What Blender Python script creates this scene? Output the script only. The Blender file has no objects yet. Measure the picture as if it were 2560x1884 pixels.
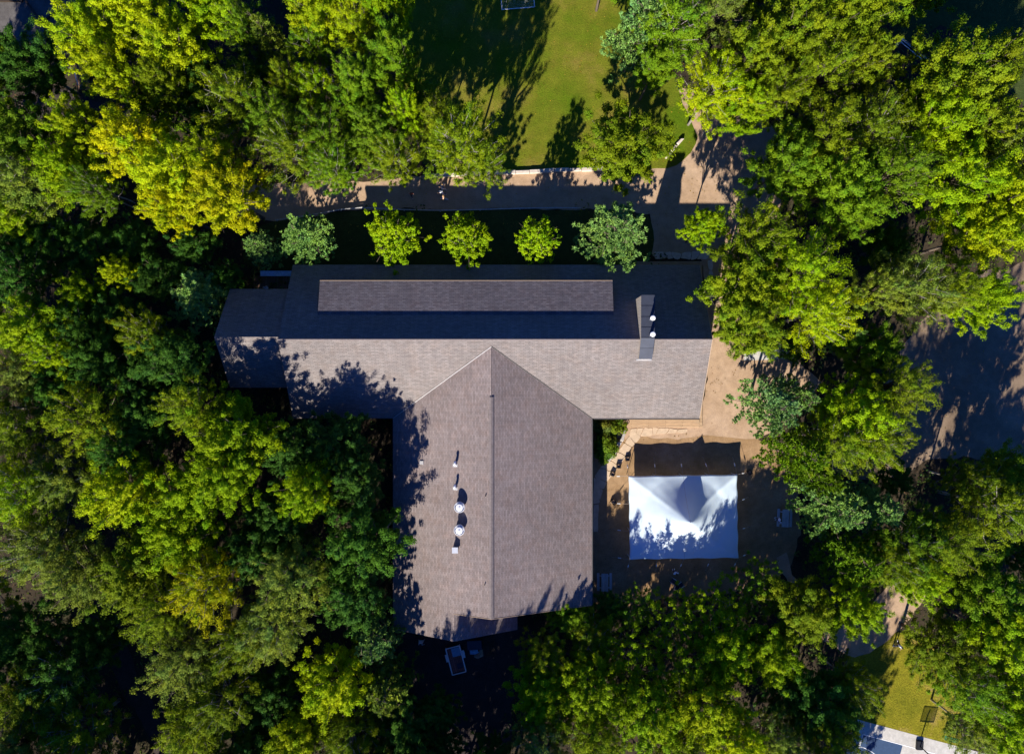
import bpy, bmesh, math, random
import numpy as np
from mathutils import Vector, Matrix, noise as mnoise

# ------------------------------------------------------------------ camera, sky, sun, exposure
CAM_H, FOC = 85.0, 2009.0            # metres above the ground; focal length in pixels of a 2560 px wide picture
sc = bpy.context.scene
cam_d = bpy.data.cameras.new("camera"); cam = bpy.data.objects.new("camera", cam_d)
sc.collection.objects.link(cam); sc.camera = cam
cam.location = (0, 0, CAM_H); cam.rotation_euler = (0, 0, 0)
cam_d.sensor_width = 36.0; cam_d.lens = 36.0 * FOC / 2560.0
cam_d.clip_start = 1.0; cam_d.clip_end = 3000.0

SUN = Vector((-0.45, -1.55, 1.0)).normalized()       # direction towards the sun
ELEV = math.asin(SUN.z); AZ = math.atan2(SUN.x, SUN.y)
w = bpy.data.worlds.new("World"); sc.world = w; w.use_nodes = True
nt = w.node_tree; bg = nt.nodes['Background']
sky = nt.nodes.new('ShaderNodeTexSky'); sky.sky_type = 'NISHITA'; sky.sun_disc = False
sky.sun_elevation = ELEV; sky.sun_rotation = AZ
sky.air_density = 1.0; sky.dust_density = 0.0; sky.ozone_density = 10.0; sky.altitude = 4000.0
tint = nt.nodes.new('ShaderNodeMixRGB'); tint.blend_type = 'MULTIPLY'; tint.inputs[0].default_value = 1.0   # a deep clear blue sky
tint.inputs[2].default_value = (0.30, 0.68, 1.15, 1); nt.links.new(sky.outputs[0], tint.inputs[1])
nt.links.new(tint.outputs[0], bg.inputs[0]); bg.inputs[1].default_value = 0.085
sd = bpy.data.lights.new("sun", 'SUN'); sun = bpy.data.objects.new("sun", sd); sc.collection.objects.link(sun)
sd.energy = 5.0; sd.angle = math.radians(0.5); sd.color = (1.0, 0.93, 0.80)
sun.rotation_euler = SUN.to_track_quat('Z', 'Y').to_euler(); sun.location = (-30, -60, 60)
sc.view_settings.view_transform = 'Standard'; sc.view_settings.look = 'None'
sc.view_settings.exposure = 1.1; sc.view_settings.gamma = 1.0; sc.view_settings.use_curve_mapping = False
try:
    sc.cycles.max_bounces = 5; sc.cycles.diffuse_bounces = 3; sc.cycles.transmission_bounces = 3
    sc.cycles.glossy_bounces = 2; sc.cycles.transparent_max_bounces = 4
except Exception: pass

random.seed(7); RNG = np.random.default_rng(11)
COL = sc.collection
OV = 2560.0 / 2245.0

def P(px, py, z=0.0):
    """a point of the 2560 x 1884 survey at height z, in metres"""
    s = FOC / (CAM_H - z)
    return Vector(((px - 1280.0) / s, (942.0 - py) / s, z))
def Q(ox, oy, z=0.0): return P(ox * OV, oy * OV, z)

# ------------------------------------------------------------------ object helpers
def tag(o, label=None, cat=None, group=None, kind=None):
    if label: o['label'] = label
    if cat: o['category'] = cat
    if group: o['group'] = group
    if kind: o['kind'] = kind
    return o
def thing(name, label, cat, loc=(0, 0, 0), rz=0.0, group=None):
    o = bpy.data.objects.new(name, None); COL.objects.link(o); o.empty_display_size = 0.3
    o.location = loc; o.rotation_euler = (0, 0, rz)
    return tag(o, label, cat, group)
def link(name, me, m=None, parent=None):
    o = bpy.data.objects.new(name, me); COL.objects.link(o)
    if m is not None:
        for x in (m if isinstance(m, (list, tuple)) else [m]): me.materials.append(x)
    if parent is not None: o.parent = parent
    return o
def obj(name, bm, m, parent=None, smooth=False):
    me = bpy.data.meshes.new(name); bm.normal_update(); bm.to_mesh(me); bm.free()
    if smooth:
        for p in me.polygons: p.use_smooth = True
    return link(name, me, m, parent)
def dup(root, parent=None):
    c = root.copy(); COL.objects.link(c); c.parent = parent
    for ch in list(root.children):
        d = ch.copy(); COL.objects.link(d); d.parent = c
        for g in list(ch.children):
            e = g.copy(); COL.objects.link(e); e.parent = d
    return c

def box(bm, c, s, rz=0.0, M=None):
    r = bmesh.ops.create_cube(bm, size=1.0)
    mt = Matrix.Translation(c) @ Matrix.Rotation(rz, 4, 'Z') @ Matrix.Diagonal((s[0], s[1], s[2], 1))
    if M is not None: mt = M @ mt
    bmesh.ops.transform(bm, matrix=mt, verts=r['verts']); return r['verts']
def box2(bm, x0, x1, y0, y1, z0, z1): return box(bm, ((x0+x1)/2, (y0+y1)/2, (z0+z1)/2), (abs(x1-x0), abs(y1-y0), abs(z1-z0)))
def tube(bm, pts, rad, seg=8, cap=True, flat=1.0):
    pts = [Vector(p) for p in pts]; n = len(pts)
    if not isinstance(rad, (list, tuple)): rad = [rad] * n
    rings = []; ref = None
    for i, p in enumerate(pts):
        d = (pts[min(i+1, n-1)] - pts[max(i-1, 0)])
        d = d.normalized() if d.length > 1e-9 else Vector((0, 0, 1))
        if ref is None or abs(ref.dot(d)) > 0.98: ref = Vector((0, 1, 0)) if abs(d.y) < 0.8 else Vector((1, 0, 0))
        a = d.cross(ref).normalized(); b = a.cross(d).normalized(); ref = b
        rings.append([bm.verts.new(p + (a * math.cos(t) + b * (math.sin(t) * flat)) * rad[i]) for t in [2*math.pi*k/seg for k in range(seg)]])
    for i in range(n-1):
        for k in range(seg):
            try: bm.faces.new((rings[i][k], rings[i][(k+1) % seg], rings[i+1][(k+1) % seg], rings[i+1][k]))
            except ValueError: pass
    if cap:
        bm.faces.new(list(reversed(rings[0]))); bm.faces.new(rings[-1])
def ball(bm, c, r, sx=1, sy=1, sz=1, sub=2):
    v = bmesh.ops.create_icosphere(bm, subdivisions=sub, radius=r)['verts']
    bmesh.ops.transform(bm, matrix=Matrix.Translation(c) @ Matrix.Diagonal((sx, sy, sz, 1)), verts=v); return v
def lathe(bm, prof, seg=24, c=(0, 0, 0)):
    rings = []
    for r, z in prof: rings.append([bm.verts.new((c[0]+r*math.cos(2*math.pi*k/seg), c[1]+r*math.sin(2*math.pi*k/seg), c[2]+z)) for k in range(seg)])
    for i in range(len(rings)-1):
        for k in range(seg): bm.faces.new((rings[i][k], rings[i][(k+1) % seg], rings[i+1][(k+1) % seg], rings[i+1][k]))
    bm.faces.new(list(reversed(rings[0]))); bm.faces.new(rings[-1])

# ------------------------------------------------------------------ materials
def newmat(name):
    m = bpy.data.materials.new(name); m.use_nodes = True
    return m, m.node_tree, m.node_tree.nodes['Principled BSDF']
def N(t, typ, **kw):
    n = t.nodes.new(typ)
    for k, v in kw.items(): setattr(n, k, v)
    return n
def ramp(t, fac, stops):
    r = N(t, 'ShaderNodeValToRGB'); e = r.color_ramp.elements
    while len(e) < len(stops): e.new(0.5)
    for i, (p, c) in enumerate(stops): e[i].position = p; e[i].color = (*c, 1)
    t.links.new(fac, r.inputs[0]); return r.outputs[0]
def mixc(t, fac, a, b, mode='MIX'):
    n = N(t, 'ShaderNodeMixRGB'); n.blend_type = mode
    for i, x in ((0, fac), (1, a), (2, b)):
        if isinstance(x, (int, float)): n.inputs[i].default_value = x
        elif isinstance(x, tuple): n.inputs[i].default_value = (*x, 1)
        else: t.links.new(x, n.inputs[i])
    return n.outputs[0]
def tex(t, co, scale, detail=4, rough=0.6, vec_scale=None):
    if vec_scale:
        mp = N(t, 'ShaderNodeMapping'); mp.inputs['Scale'].default_value = vec_scale
        t.links.new(co, mp.inputs[0]); co = mp.outputs[0]
    n = N(t, 'ShaderNodeTexNoise'); n.inputs['Scale'].default_value = scale; n.inputs['Detail'].default_value = detail
    n.inputs['Roughness'].default_value = rough; t.links.new(co, n.inputs['Vector']); return n.outputs[0]
def simple(name, c, rough=0.6, metal=0.0, var=0.15, scale=6.0, bump=0.0, spec=0.3):
    m, t, b = newmat(name); co = N(t, 'ShaderNodeTexCoord').outputs['Object']
    n = tex(t, co, scale)
    lo = tuple(x*(1-var) for x in c); hi = tuple(min(1, x*(1+var)) for x in c)
    t.links.new(ramp(t, n, [(0.3, lo), (0.7, hi)]), b.inputs['Base Color'])
    b.inputs['Roughness'].default_value = rough; b.inputs['Metallic'].default_value = metal
    b.inputs['Specular IOR Level'].default_value = spec
    if bump:
        bp = N(t, 'ShaderNodeBump'); bp.inputs['Strength'].default_value = bump; bp.inputs['Distance'].default_value = 0.03
        t.links.new(n, bp.inputs['Height']); t.links.new(bp.outputs[0], b.inputs['Normal'])
    return m
def ground_mat(name, stops, s_big, s_fine, fine=(0.75, 1.25), bump=0.4, dist=0.05, speck=None):
    m, t, b = newmat(name); co = N(t, 'ShaderNodeTexCoord').outputs['Object']
    base = ramp(t, tex(t, co, s_big, 6, 0.65), stops)
    f = tex(t, co, s_fine, 3, 0.7)
    fr = ramp(t, f, [(0.3, (fine[0],)*3), (0.7, (fine[1],)*3)])
    c = mixc(t, 1.0, base, fr, 'MULTIPLY')
    mid = ramp(t, tex(t, co, s_big*5, 5, 0.7), [(0.35, (0.86,)*3), (0.65, (1.12,)*3)])
    c = mixc(t, 1.0, c, mid, 'MULTIPLY')
    if speck:
        v = N(t, 'ShaderNodeTexVoronoi'); v.inputs['Scale'].default_value = speck[0]; t.links.new(co, v.inputs['Vector'])
        k = ramp(t, v.outputs['Distance'], [(speck[2], (1, 1, 1)), (speck[2]+0.05, (0, 0, 0))])
        gate = ramp(t, tex(t, co, speck[0]*0.15, 2), [(0.48, (0, 0, 0)), (0.62, (1, 1, 1))])
        c = mixc(t, mixc(t, 1.0, k, gate, 'MULTIPLY'), c, speck[1])
    t.links.new(c, b.inputs['Base Color']); b.inputs['Roughness'].default_value = 0.95
    b.inputs['Specular IOR Level'].default_value = 0.1
    bp = N(t, 'ShaderNodeBump'); bp.inputs['Strength'].default_value = bump; bp.inputs['Distance'].default_value = dist
    t.links.new(f, bp.inputs['Height']); t.links.new(bp.outputs[0], b.inputs['Normal'])
    return m
def litter(name, label_m, n, region, col, z=0.03, size=(0.07, 0.16)):
    x = RNG.uniform(region[0], region[1], n); y = RNG.uniform(region[2], region[3], n)
    k = np.array([mnoise.noise(Vector((a*0.25, b*0.25, 9.0))) > -0.05 for a, b in zip(x, y)]); x, y = x[k], y[k]; n = len(x)
    me = quad_cloud(name, np.stack([x, y, np.full(n, z)+RNG.uniform(0, 0.02, n)], 1), np.array([0, 0, 1.0])+RNG.normal(size=(n, 3))*0.3, RNG.uniform(*size, n), RNG.random(n), RNG.random(n), label_m)
    o = link(name, me); o.color = (*col, 1); return tag(o, kind='stuff')
def shingle_mat(name, dark, light, warm):
    m, t, b = newmat(name); uv = N(t, 'ShaderNodeTexCoord').outputs['UV']
    br = N(t, 'ShaderNodeTexBrick'); t.links.new(uv, br.inputs['Vector'])
    br.inputs['Scale'].default_value = 1.0; br.inputs['Brick Width'].default_value = 0.42; br.inputs['Row Height'].default_value = 0.16
    br.inputs['Mortar Size'].default_value = 0.012; br.inputs['Mortar Smooth'].default_value = 0.4; br.offset = 0.37
    br.inputs['Color1'].default_value = (*dark, 1); br.inputs['Color2'].default_value = (*light, 1)
    br.inputs['Mortar'].default_value = tuple(x*0.45 for x in dark) + (1,)
    st = tex(t, uv, 2.4, 5, 0.75, (0.7, 2.2, 1.0))
    c = mixc(t, 1.0, br.outputs['Color'], ramp(t, st, [(0.3, (0.84,)*3), (0.7, (1.16,)*3)]), 'MULTIPLY')
    wn = tex(t, uv, 0.9, 5, 0.7)
    c = mixc(t, ramp(t, wn, [(0.45, (0, 0, 0)), (0.75, (0.75,)*3)]), c, mixc(t, 1.0, c, warm, 'MULTIPLY'))
    down = tex(t, uv, 1.0, 4, 0.7, (1.6, 0.16, 1.0)); c = mixc(t, 1.0, c, ramp(t, down, [(0.3, (0.91,)*3), (0.7, (1.07,)*3)]), 'MULTIPLY')
    big = tex(t, uv, 0.12, 3, 0.5)
    c = mixc(t, 1.0, c, ramp(t, big, [(0.3, (0.88,)*3), (0.7, (1.1,)*3)]), 'MULTIPLY')
    t.links.new(c, b.inputs['Base Color']); b.inputs['Roughness'].default_value = 0.9; b.inputs['Specular IOR Level'].default_value = 0.15
    bp = N(t, 'ShaderNodeBump'); bp.inputs['Strength'].default_value = 0.12; bp.inputs['Distance'].default_value = 0.02
    t.links.new(br.outputs['Fac'], bp.inputs['Height']); bp.invert = True; t.links.new(bp.outputs[0], b.inputs['Normal'])
    return m
def board_mat(name, c1, c2, wd=0.14, ln=3.0, axis=0, gap=0.012, dirt=0.35):
    m, t, b = newmat(name); co = N(t, 'ShaderNodeTexCoord').outputs['Object']
    mp = N(t, 'ShaderNodeMapping'); t.links.new(co, mp.inputs[0])
    if axis == 1: mp.inputs['Rotation'].default_value = (0, 0, math.pi/2)
    if axis == 2: mp.inputs['Rotation'].default_value = (math.pi/2, 0, math.pi/2)
    br = N(t, 'ShaderNodeTexBrick'); t.links.new(mp.outputs[0], br.inputs['Vector'])
    br.inputs['Scale'].default_value = 1.0; br.inputs['Brick Width'].default_value = ln; br.inputs['Row Height'].default_value = wd
    br.inputs['Mortar Size'].default_value = gap; br.inputs['Mortar Smooth'].default_value = 0.1
    br.inputs['Color1'].default_value = (*c1, 1); br.inputs['Color2'].default_value = (*c2, 1)
    br.inputs['Mortar'].default_value = tuple(x*0.25 for x in c1) + (1,)
    g = tex(t, mp.outputs[0], 2.0, 6, 0.7, (1, 12, 12))
    c = mixc(t, 1.0, br.outputs['Color'], ramp(t, g, [(0.3, (1-dirt,)*3), (0.7, (1+dirt*0.5,)*3)]), 'MULTIPLY')
    t.links.new(c, b.inputs['Base Color']); b.inputs['Roughness'].default_value = 0.8; b.inputs['Specular IOR Level'].default_value = 0.2
    return m
def leaf_mat(name, hue_to=(1.25, 1.04, 0.45), transl=0.42):
    """leaf colour = the tree's own colour, varied leaf by leaf and clump by clump"""
    m, t, b = newmat(name)
    oi = N(t, 'ShaderNodeObjectInfo'); a = N(t, 'ShaderNodeAttribute'); a.attribute_name = 'leaf'
    c2 = N(t, 'ShaderNodeAttribute'); c2.attribute_name = 'clump'
    c = mixc(t, 1.0, oi.outputs['Color'], ramp(t, a.outputs['Fac'], [(0.0, (0.62,)*3), (1.0, (1.3,)*3)]), 'MULTIPLY')
    c = mixc(t, ramp(t, c2.outputs['Fac'], [(0.35, (0, 0, 0)), (1.0, (0.85,)*3)]), c, mixc(t, 1.0, c, hue_to, 'MULTIPLY'))
    c = mixc(t, ramp(t, c2.outputs['Fac'], [(0.0, (0.7,)*3), (0.35, (0, 0, 0))]), c, mixc(t, 1.0, c, (0.62, 0.86, 1.1), 'MULTIPLY'))
    geo = N(t, 'ShaderNodeNewGeometry'); wn = tex(t, geo.outputs['Position'], 0.33, 3, 0.6)
    c = mixc(t, ramp(t, wn, [(0.46, (0, 0, 0)), (0.72, (0.8,)*3)]), c, mixc(t, 1.0, c, (0.76, 0.92, 1.2), 'MULTIPLY'))
    c = mixc(t, ramp(t, wn, [(0.28, (0.7,)*3), (0.48, (0, 0, 0))]), c, mixc(t, 1.0, c, (1.2, 1.08, 0.8), 'MULTIPLY'))
    t.links.new(c, b.inputs['Base Color']); b.inputs['Roughness'].default_value = 0.65; b.inputs['Specular IOR Level'].default_value = 0.1
    tr = N(t, 'ShaderNodeBsdfTranslucent'); t.links.new(c, tr.inputs[0])
    mx = N(t, 'ShaderNodeMixShader'); mx.inputs[0].default_value = transl
    t.links.new(b.outputs[0], mx.inputs[1]); t.links.new(tr.outputs[0], mx.inputs[2])
    t.links.new(mx.outputs[0], t.nodes['Material Output'].inputs['Surface'])
    return m

M = {}
M['forest'] = ground_mat('forest_floor', [(0.3, (0.022, 0.018, 0.014)), (0.55, (0.045, 0.034, 0.022)), (0.75, (0.03, 0.038, 0.014))], 0.35, 6.0, speck=(3.0, (0.22, 0.12, 0.05), 0.13))
M['lawn'] = ground_mat('field_grass', [(0.34, (0.068, 0.118, 0.003)), (0.52, (0.12, 0.13, 0.010)), (0.66, (0.19, 0.145, 0.03))], 0.13, 7.0, fine=(0.72, 1.28), bump=0.8, dist=0.08)
M['lawn_dark'] = ground_mat('shade_toned_grass', [(0.3, (0.03, 0.05, 0.012)), (0.7, (0.06, 0.075, 0.02))], 0.4, 8.0, bump=0.7)  # darker copy of the field grass, the shade put into its colour
M['lawn_dry'] = ground_mat('dry_grass', [(0.35, (0.13, 0.13, 0.008)), (0.55, (0.19, 0.17, 0.012)), (0.72, (0.28, 0.20, 0.06))], 0.3, 6.0, fine=(0.7, 1.3), bump=0.9, dist=0.1)
M['path'] = ground_mat('pale_dirt', [(0.3, (0.30, 0.20, 0.125)), (0.5, (0.37, 0.255, 0.17)), (0.7, (0.42, 0.30, 0.21))], 0.25, 9.0, fine=(0.86, 1.14), bump=0.35, dist=0.03)
M['yard'] = ground_mat('worn_dirt', [(0.3, (0.20, 0.125, 0.06)), (0.5, (0.27, 0.17, 0.09)), (0.7, (0.34, 0.225, 0.13))], 0.3, 8.0, fine=(0.84, 1.16), bump=0.35, dist=0.03)
M['gravel'] = ground_mat('gravel', [(0.3, (0.15, 0.105, 0.072)), (0.5, (0.20, 0.145, 0.10)), (0.7, (0.26, 0.195, 0.14))], 0.2, 11.0, fine=(0.8, 1.2), bump=0.5, dist=0.03)
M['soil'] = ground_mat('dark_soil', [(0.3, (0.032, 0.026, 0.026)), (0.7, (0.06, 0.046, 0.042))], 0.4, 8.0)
M['asphalt'] = ground_mat('asphalt', [(0.3, (0.07, 0.065, 0.06)), (0.7, (0.12, 0.11, 0.105))], 0.5, 14.0, bump=0.2, dist=0.02)
M['concrete'] = ground_mat('concrete', [(0.3, (0.40, 0.385, 0.36)), (0.7, (0.48, 0.46, 0.44))], 0.4, 12.0, fine=(0.92, 1.08), bump=0.1, dist=0.01)
M['court_blue'] = simple('court_blue_paint', (0.028, 0.06, 0.13), 0.7, var=0.12, scale=3)
M['line'] = simple('white_line_paint', (0.75, 0.76, 0.78), 0.7, var=0.06)
M['shingle'] = shingle_mat('grey_shingle', (0.148, 0.130, 0.128), (0.194, 0.172, 0.168), (1.08, 0.98, 0.90))
M['shingle_w'] = shingle_mat('brown_shingle', (0.174, 0.143, 0.140), (0.232, 0.193, 0.190), (1.10, 0.97, 0.88))
M['shingle_d'] = shingle_mat('dormer_shingle', (0.080, 0.072, 0.088), (0.122, 0.112, 0.132), (1.1, 0.97, 0.9))
M['ridge'] = simple('ridge_shingle', (0.155, 0.130, 0.130), 0.9, var=0.2, scale=5)
M['trim'] = simple('tan_trim', (0.30, 0.22, 0.16), 0.6)
M['flash'] = simple('pale_flashing', (0.55, 0.54, 0.55), 0.4, 0.4, var=0.08)
M['flash_d'] = simple('dark_flashing', (0.07, 0.065, 0.065), 0.5, 0.2)
M['siding'] = board_mat('cedar_siding', (0.16, 0.085, 0.045), (0.22, 0.12, 0.065), 0.18, 4.0, 2)
M['glass'] = simple('window_glass', (0.02, 0.025, 0.03), 0.08, 0.0, var=0.1, spec=0.8)
M['wframe'] = simple('window_frame', (0.35, 0.28, 0.2), 0.5)
M['slate'] = simple('slate_metal', (0.036, 0.042, 0.062), 0.5, 0.25, var=0.12, scale=1.5)
M['beige'] = board_mat('beige_siding', (0.42, 0.36, 0.29), (0.48, 0.41, 0.33), 0.15, 6.0, 0, 0.01, 0.12)
M['steel'] = simple('galvanised_steel', (0.72, 0.73, 0.76), 0.35, 0.55, var=0.1, scale=8)
M['white_metal'] = simple('white_painted_metal', (0.78, 0.78, 0.80), 0.4, 0.0, var=0.05)
M['deck'] = board_mat('pale_deck_boards', (0.40, 0.27, 0.165), (0.48, 0.335, 0.21), 0.14, 3.6, 0)
M['deck_w'] = board_mat('brown_deck_boards', (0.16, 0.10, 0.07), (0.22, 0.14, 0.09), 0.16, 3.0, 1, 0.02)
M['stone'] = simple('grey_stone', (0.38, 0.35, 0.33), 0.85, var=0.25, scale=4, bump=0.6)
M['stone_pale'] = simple('pale_cut_stone', (0.50, 0.43, 0.37), 0.85, var=0.15, scale=3, bump=0.4)
M['flag'] = simple('flagstone', (0.46, 0.345, 0.24), 0.85, var=0.14, scale=2.2, bump=0.3)
M['grey_wood'] = board_mat('weathered_wood', (0.42, 0.40, 0.40), (0.52, 0.50, 0.49), 0.1, 2.4, 1, 0.004, 0.25)
M['dark_wood'] = board_mat('dark_wood', (0.045, 0.03, 0.022), (0.07, 0.05, 0.035), 0.12, 2.0, 0)
M['black'] = simple('black_plastic', (0.015, 0.015, 0.017), 0.5, var=0.2)
M['rope'] = simple('guy_rope', (0.32, 0.27, 0.24), 0.9)
M['bark'] = simple('grey_brown_bark', (0.11, 0.085, 0.065), 0.9, var=0.35, scale=5, bump=0.6)
M['bark_pale'] = simple('pale_bark', (0.24, 0.215, 0.19), 0.8, var=0.35, scale=4, bump=0.3)
M['green'] = simple('green_paint', (0.02, 0.16, 0.09), 0.4)
M['blue_tarp'] = simple('blue_grey_tarp', (0.22, 0.34, 0.48), 0.5, var=0.2, bump=0.3)
M['card'] = simple('brown_cardboard', (0.34, 0.21, 0.14), 0.85, var=0.2)
M['rust'] = board_mat('red_brown_planks', (0.26, 0.09, 0.075), (0.34, 0.13, 0.11), 0.2, 2.6, 1)
M['leaf'] = leaf_mat('broad_leaves')
M['leaf_amber'] = leaf_mat('turning_leaves', (1.22, 0.95, 0.5))
M['needle'] = leaf_mat('pine_needles', (1.2, 1.12, 0.8), 0.2)
def net_mat():
    m, t, b = newmat('tent_vinyl'); co = N(t, 'ShaderNodeTexCoord').outputs['Object']
    n = tex(t, co, 1.2, 4); t.links.new(ramp(t, n, [(0.3, (0.68, 0.82, 0.93)), (0.7, (0.74, 0.87, 0.96))]), b.inputs['Base Color'])
    b.inputs['Roughness'].default_value = 0.42; b.inputs['Specular IOR Level'].default_value = 0.35
    tr = N(t, 'ShaderNodeBsdfTranslucent'); tr.inputs[0].default_value = (0.8, 0.86, 0.92, 1)
    mx = N(t, 'ShaderNodeMixShader'); mx.inputs[0].default_value = 0.3
    t.links.new(b.outputs[0], mx.inputs[1]); t.links.new(tr.outputs[0], mx.inputs[2])
    t.links.new(mx.outputs[0], t.nodes['Material Output'].inputs['Surface']); return m
M['tent'] = net_mat()
def acrylic():
    m, t, b = newmat('smoked_acrylic'); b.inputs['Base Color'].default_value = (0.2, 0.2, 0.2, 1); b.inputs['Roughness'].default_value = 0.1
    tr = N(t, 'ShaderNodeBsdfTransparent'); tr.inputs[0].default_value = (0.8, 0.8, 0.8, 1)
    mx = N(t, 'ShaderNodeMixShader'); mx.inputs[0].default_value = 0.75
    t.links.new(b.outputs[0], mx.inputs[1]); t.links.new(tr.outputs[0], mx.inputs[2])
    t.links.new(mx.outputs[0], t.nodes['Material Output'].inputs['Surface']); return m
M['acrylic'] = acrylic()

# ------------------------------------------------------------------ ground
def smooth_poly(pts, step=0.8, jit=0.18, seed=0):
    out = []; n = len(pts)
    for i in range(n):
        p0, p1, p2, p3 = pts[i-1], pts[i], pts[(i+1) % n], pts[(i+2) % n]
        L = (p2-p1).length; k = max(1, int(L/step))
        for j in range(k):
            t = j/k
            q = 0.5*((2*p1)+(-p0+p2)*t+(2*p0-5*p1+4*p2-p3)*t*t+(-p0+3*p1-3*p2+p3)*t*t*t)
            q = p1.lerp(p2, t)*0.5 + q*0.5
            v = mnoise.noise_vector(Vector((q.x*0.9, q.y*0.9, seed*3.1)))
            out.append(Vector((q.x+v.x*jit*2, q.y+v.y*jit*2, q.z)))
    return out
ZONES = []
def sheet(name, ov_pts, z, m, jit=0.18, zone=True, kind='structure'):
    pts = [Q(x, y) for x, y in ov_pts]
    if zone: ZONES.append(np.array([(p.x, p.y) for p in pts]))
    pts = smooth_poly(pts, jit=jit, seed=len(ZONES)) if jit else pts
    bm = bmesh.new(); vs = [bm.verts.new((p.x, p.y, z)) for p in pts]
    es = [bm.edges.new((vs[i], vs[(i+1) % len(vs)])) for i in range(len(vs))]
    bmesh.ops.triangle_fill(bm, use_beauty=True, use_dissolve=False, edges=es)
    for f in bm.faces:
        f.normal_update()
        if f.normal.z < 0: f.normal_flip()
    return tag(obj(name, bm, m), kind=kind)
def strip(ov_line, widths):
    pts = [Vector((x, y, 0)) for x, y in ov_line]; L = []; R = []
    for i, p in enumerate(pts):
        d = (pts[min(i+1, len(pts)-1)]-pts[max(i-1, 0)]).normalized(); nrm = Vector((-d.y, d.x, 0)); w_ = widths[i]/2
        L.append((p.x+nrm.x*w_, p.y+nrm.y*w_)); R.append((p.x-nrm.x*w_, p.y-nrm.y*w_))
    return L + R[::-1]

bm = bmesh.new(); bmesh.ops.create_grid(bm, x_segments=8, y_segments=8, size=600); g = obj('ground', bm, M['forest']); tag(g, kind='structure')
sheet('grass_field', [(860, -90), (1385, -90), (1400, 20), (1470, 150), (1500, 230), (1512, 262), (1530, 300), (1515, 335), (1480, 362), (1440, 375), (1300, 372), (1120, 378), (950, 384), (900, 300), (870, 150)], 0.012, M['lawn'])
sheet('dirt_path', [(500, 410), (640, 398), (780, 396), (950, 382), (1120, 376), (1300, 371), (1415, 372), (1470, 352), (1512, 310), (1505, 265), (1470, 215), (1478, 192), (1520, 200), (1560, 245), (1660, 235), (1705, 300), (1710, 470), (1640, 500), (1600, 560), (1610, 640), (1650, 770), (1720, 770), (1800, 840), (1720, 930), (1660, 960), (1640, 1010), (1560, 1000), (1380, 980), (1310, 950), (1290, 900), (1540, 890), (1540, 570), (1430, 562), (1425, 470), (1270, 459), (780, 461), (700, 472), (600, 484), (500, 478)], 0.004, M['path'])
sheet('tent_yard', [(1290, 960), (1380, 962), (1480, 958), (1560, 955), (1640, 960), (1720, 980), (1755, 1080), (1750, 1200), (1700, 1270), (1600, 1300), (1480, 1310), (1290, 1330)], 0.008, M['yard'], jit=0.3)
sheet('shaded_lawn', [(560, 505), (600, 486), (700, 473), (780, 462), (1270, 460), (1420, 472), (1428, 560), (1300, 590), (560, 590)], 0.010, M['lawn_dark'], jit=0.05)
sheet('gravel_drive', [(2330, 575), (2200, 588), (2120, 600), (2110, 640), (2030, 690), (1990, 740), (1950, 820), (1870, 900), (1810, 1000), (1850, 1045), (1960, 1050), (2060, 1005), (2330, 985)], 0.006, M['gravel'], jit=0.4)
sheet('woodland_path', strip([(1710, 1215), (1728, 1262), (1760, 1300), (1792, 1342), (1820, 1385), (1870, 1405), (1925, 1370), (1965, 1325), (2010, 1270)], [22, 18, 18, 24, 44, 76, 84, 84, 70]), 0.014, M['path'], jit=0.2)
sheet('court_lawn', [(1850, 1440), (1900, 1395), (1965, 1385), (2090, 1450), (2100, 1660), (1860, 1600), (1855, 1520)], 0.010, M['lawn_dry'], jit=0.3)
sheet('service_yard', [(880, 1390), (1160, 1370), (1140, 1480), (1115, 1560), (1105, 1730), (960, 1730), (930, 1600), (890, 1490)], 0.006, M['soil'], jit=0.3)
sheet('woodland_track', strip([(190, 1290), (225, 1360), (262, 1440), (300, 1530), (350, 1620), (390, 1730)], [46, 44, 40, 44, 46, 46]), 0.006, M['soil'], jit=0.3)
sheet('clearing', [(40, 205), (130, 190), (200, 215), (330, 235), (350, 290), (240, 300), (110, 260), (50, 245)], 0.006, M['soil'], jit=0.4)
sheet('paved_pad', [(-60, -60), (165, -60), (165, 60), (160, 118), (90, 112), (-60, 100)], 0.008, M['asphalt'], jit=0.05)
sheet('paved_patio', [(1633, 762), (1770, 758), (1768, 786), (1630, 790)], 0.012, M['concrete'], jit=0.0)
sheet('dark_clearing', [(1960, -60), (2330, -60), (2330, 330), (2180, 150), (2080, 60), (1970, 90)], 0.006, M['lawn_dark'], jit=0.3)  # tree shade here is also painted in by the dark grass
# sports court, in its own frame
CO = P(2157, 1835); CU = Vector((0.966, -0.259, 0)); CV = Vector((-0.259, -0.966, 0))
def court_poly(name, uv, z, m, parent=None):
    bm = bmesh.new(); vs = [bm.verts.new(CO + CU*u + CV*v + Vector((0, 0, z))) for u, v in uv]
    f = bm.faces.new(vs); f.normal_update()
    if f.normal.z < 0: f.normal_flip()
    return tag(obj(name, bm, m), kind='structure')
court_poly('court', [(-1.2, -1.4), (18, -1.4), (18, 16), (-1.2, 16)], 0.018, M['concrete'])
court_poly('court_key', [(0, 0), (4.35, 0), (4.35, 5.8), (0, 5.8)], 0.022, M['court_blue'])
court_poly('court_key', [(7.2, 0.15), (16, 0.15), (16, 5.8), (7.2, 5.8)], 0.022, M['court_blue'])
bm = bmesh.new()
def seg_line(bm, a, b, wd, z):
    a = Vector(a); b = Vector(b); d = (b-a).normalized(); n = Vector((-d.y, d.x))*wd/2
    q = [a+n, b+n, b-n, a-n]; f = bm.faces.new([bm.verts.new(CO+CU*p.x+CV*p.y+Vector((0, 0, z))) for p in q]); f.normal_update()
    if f.normal.z < 0: f.normal_flip()
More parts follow.
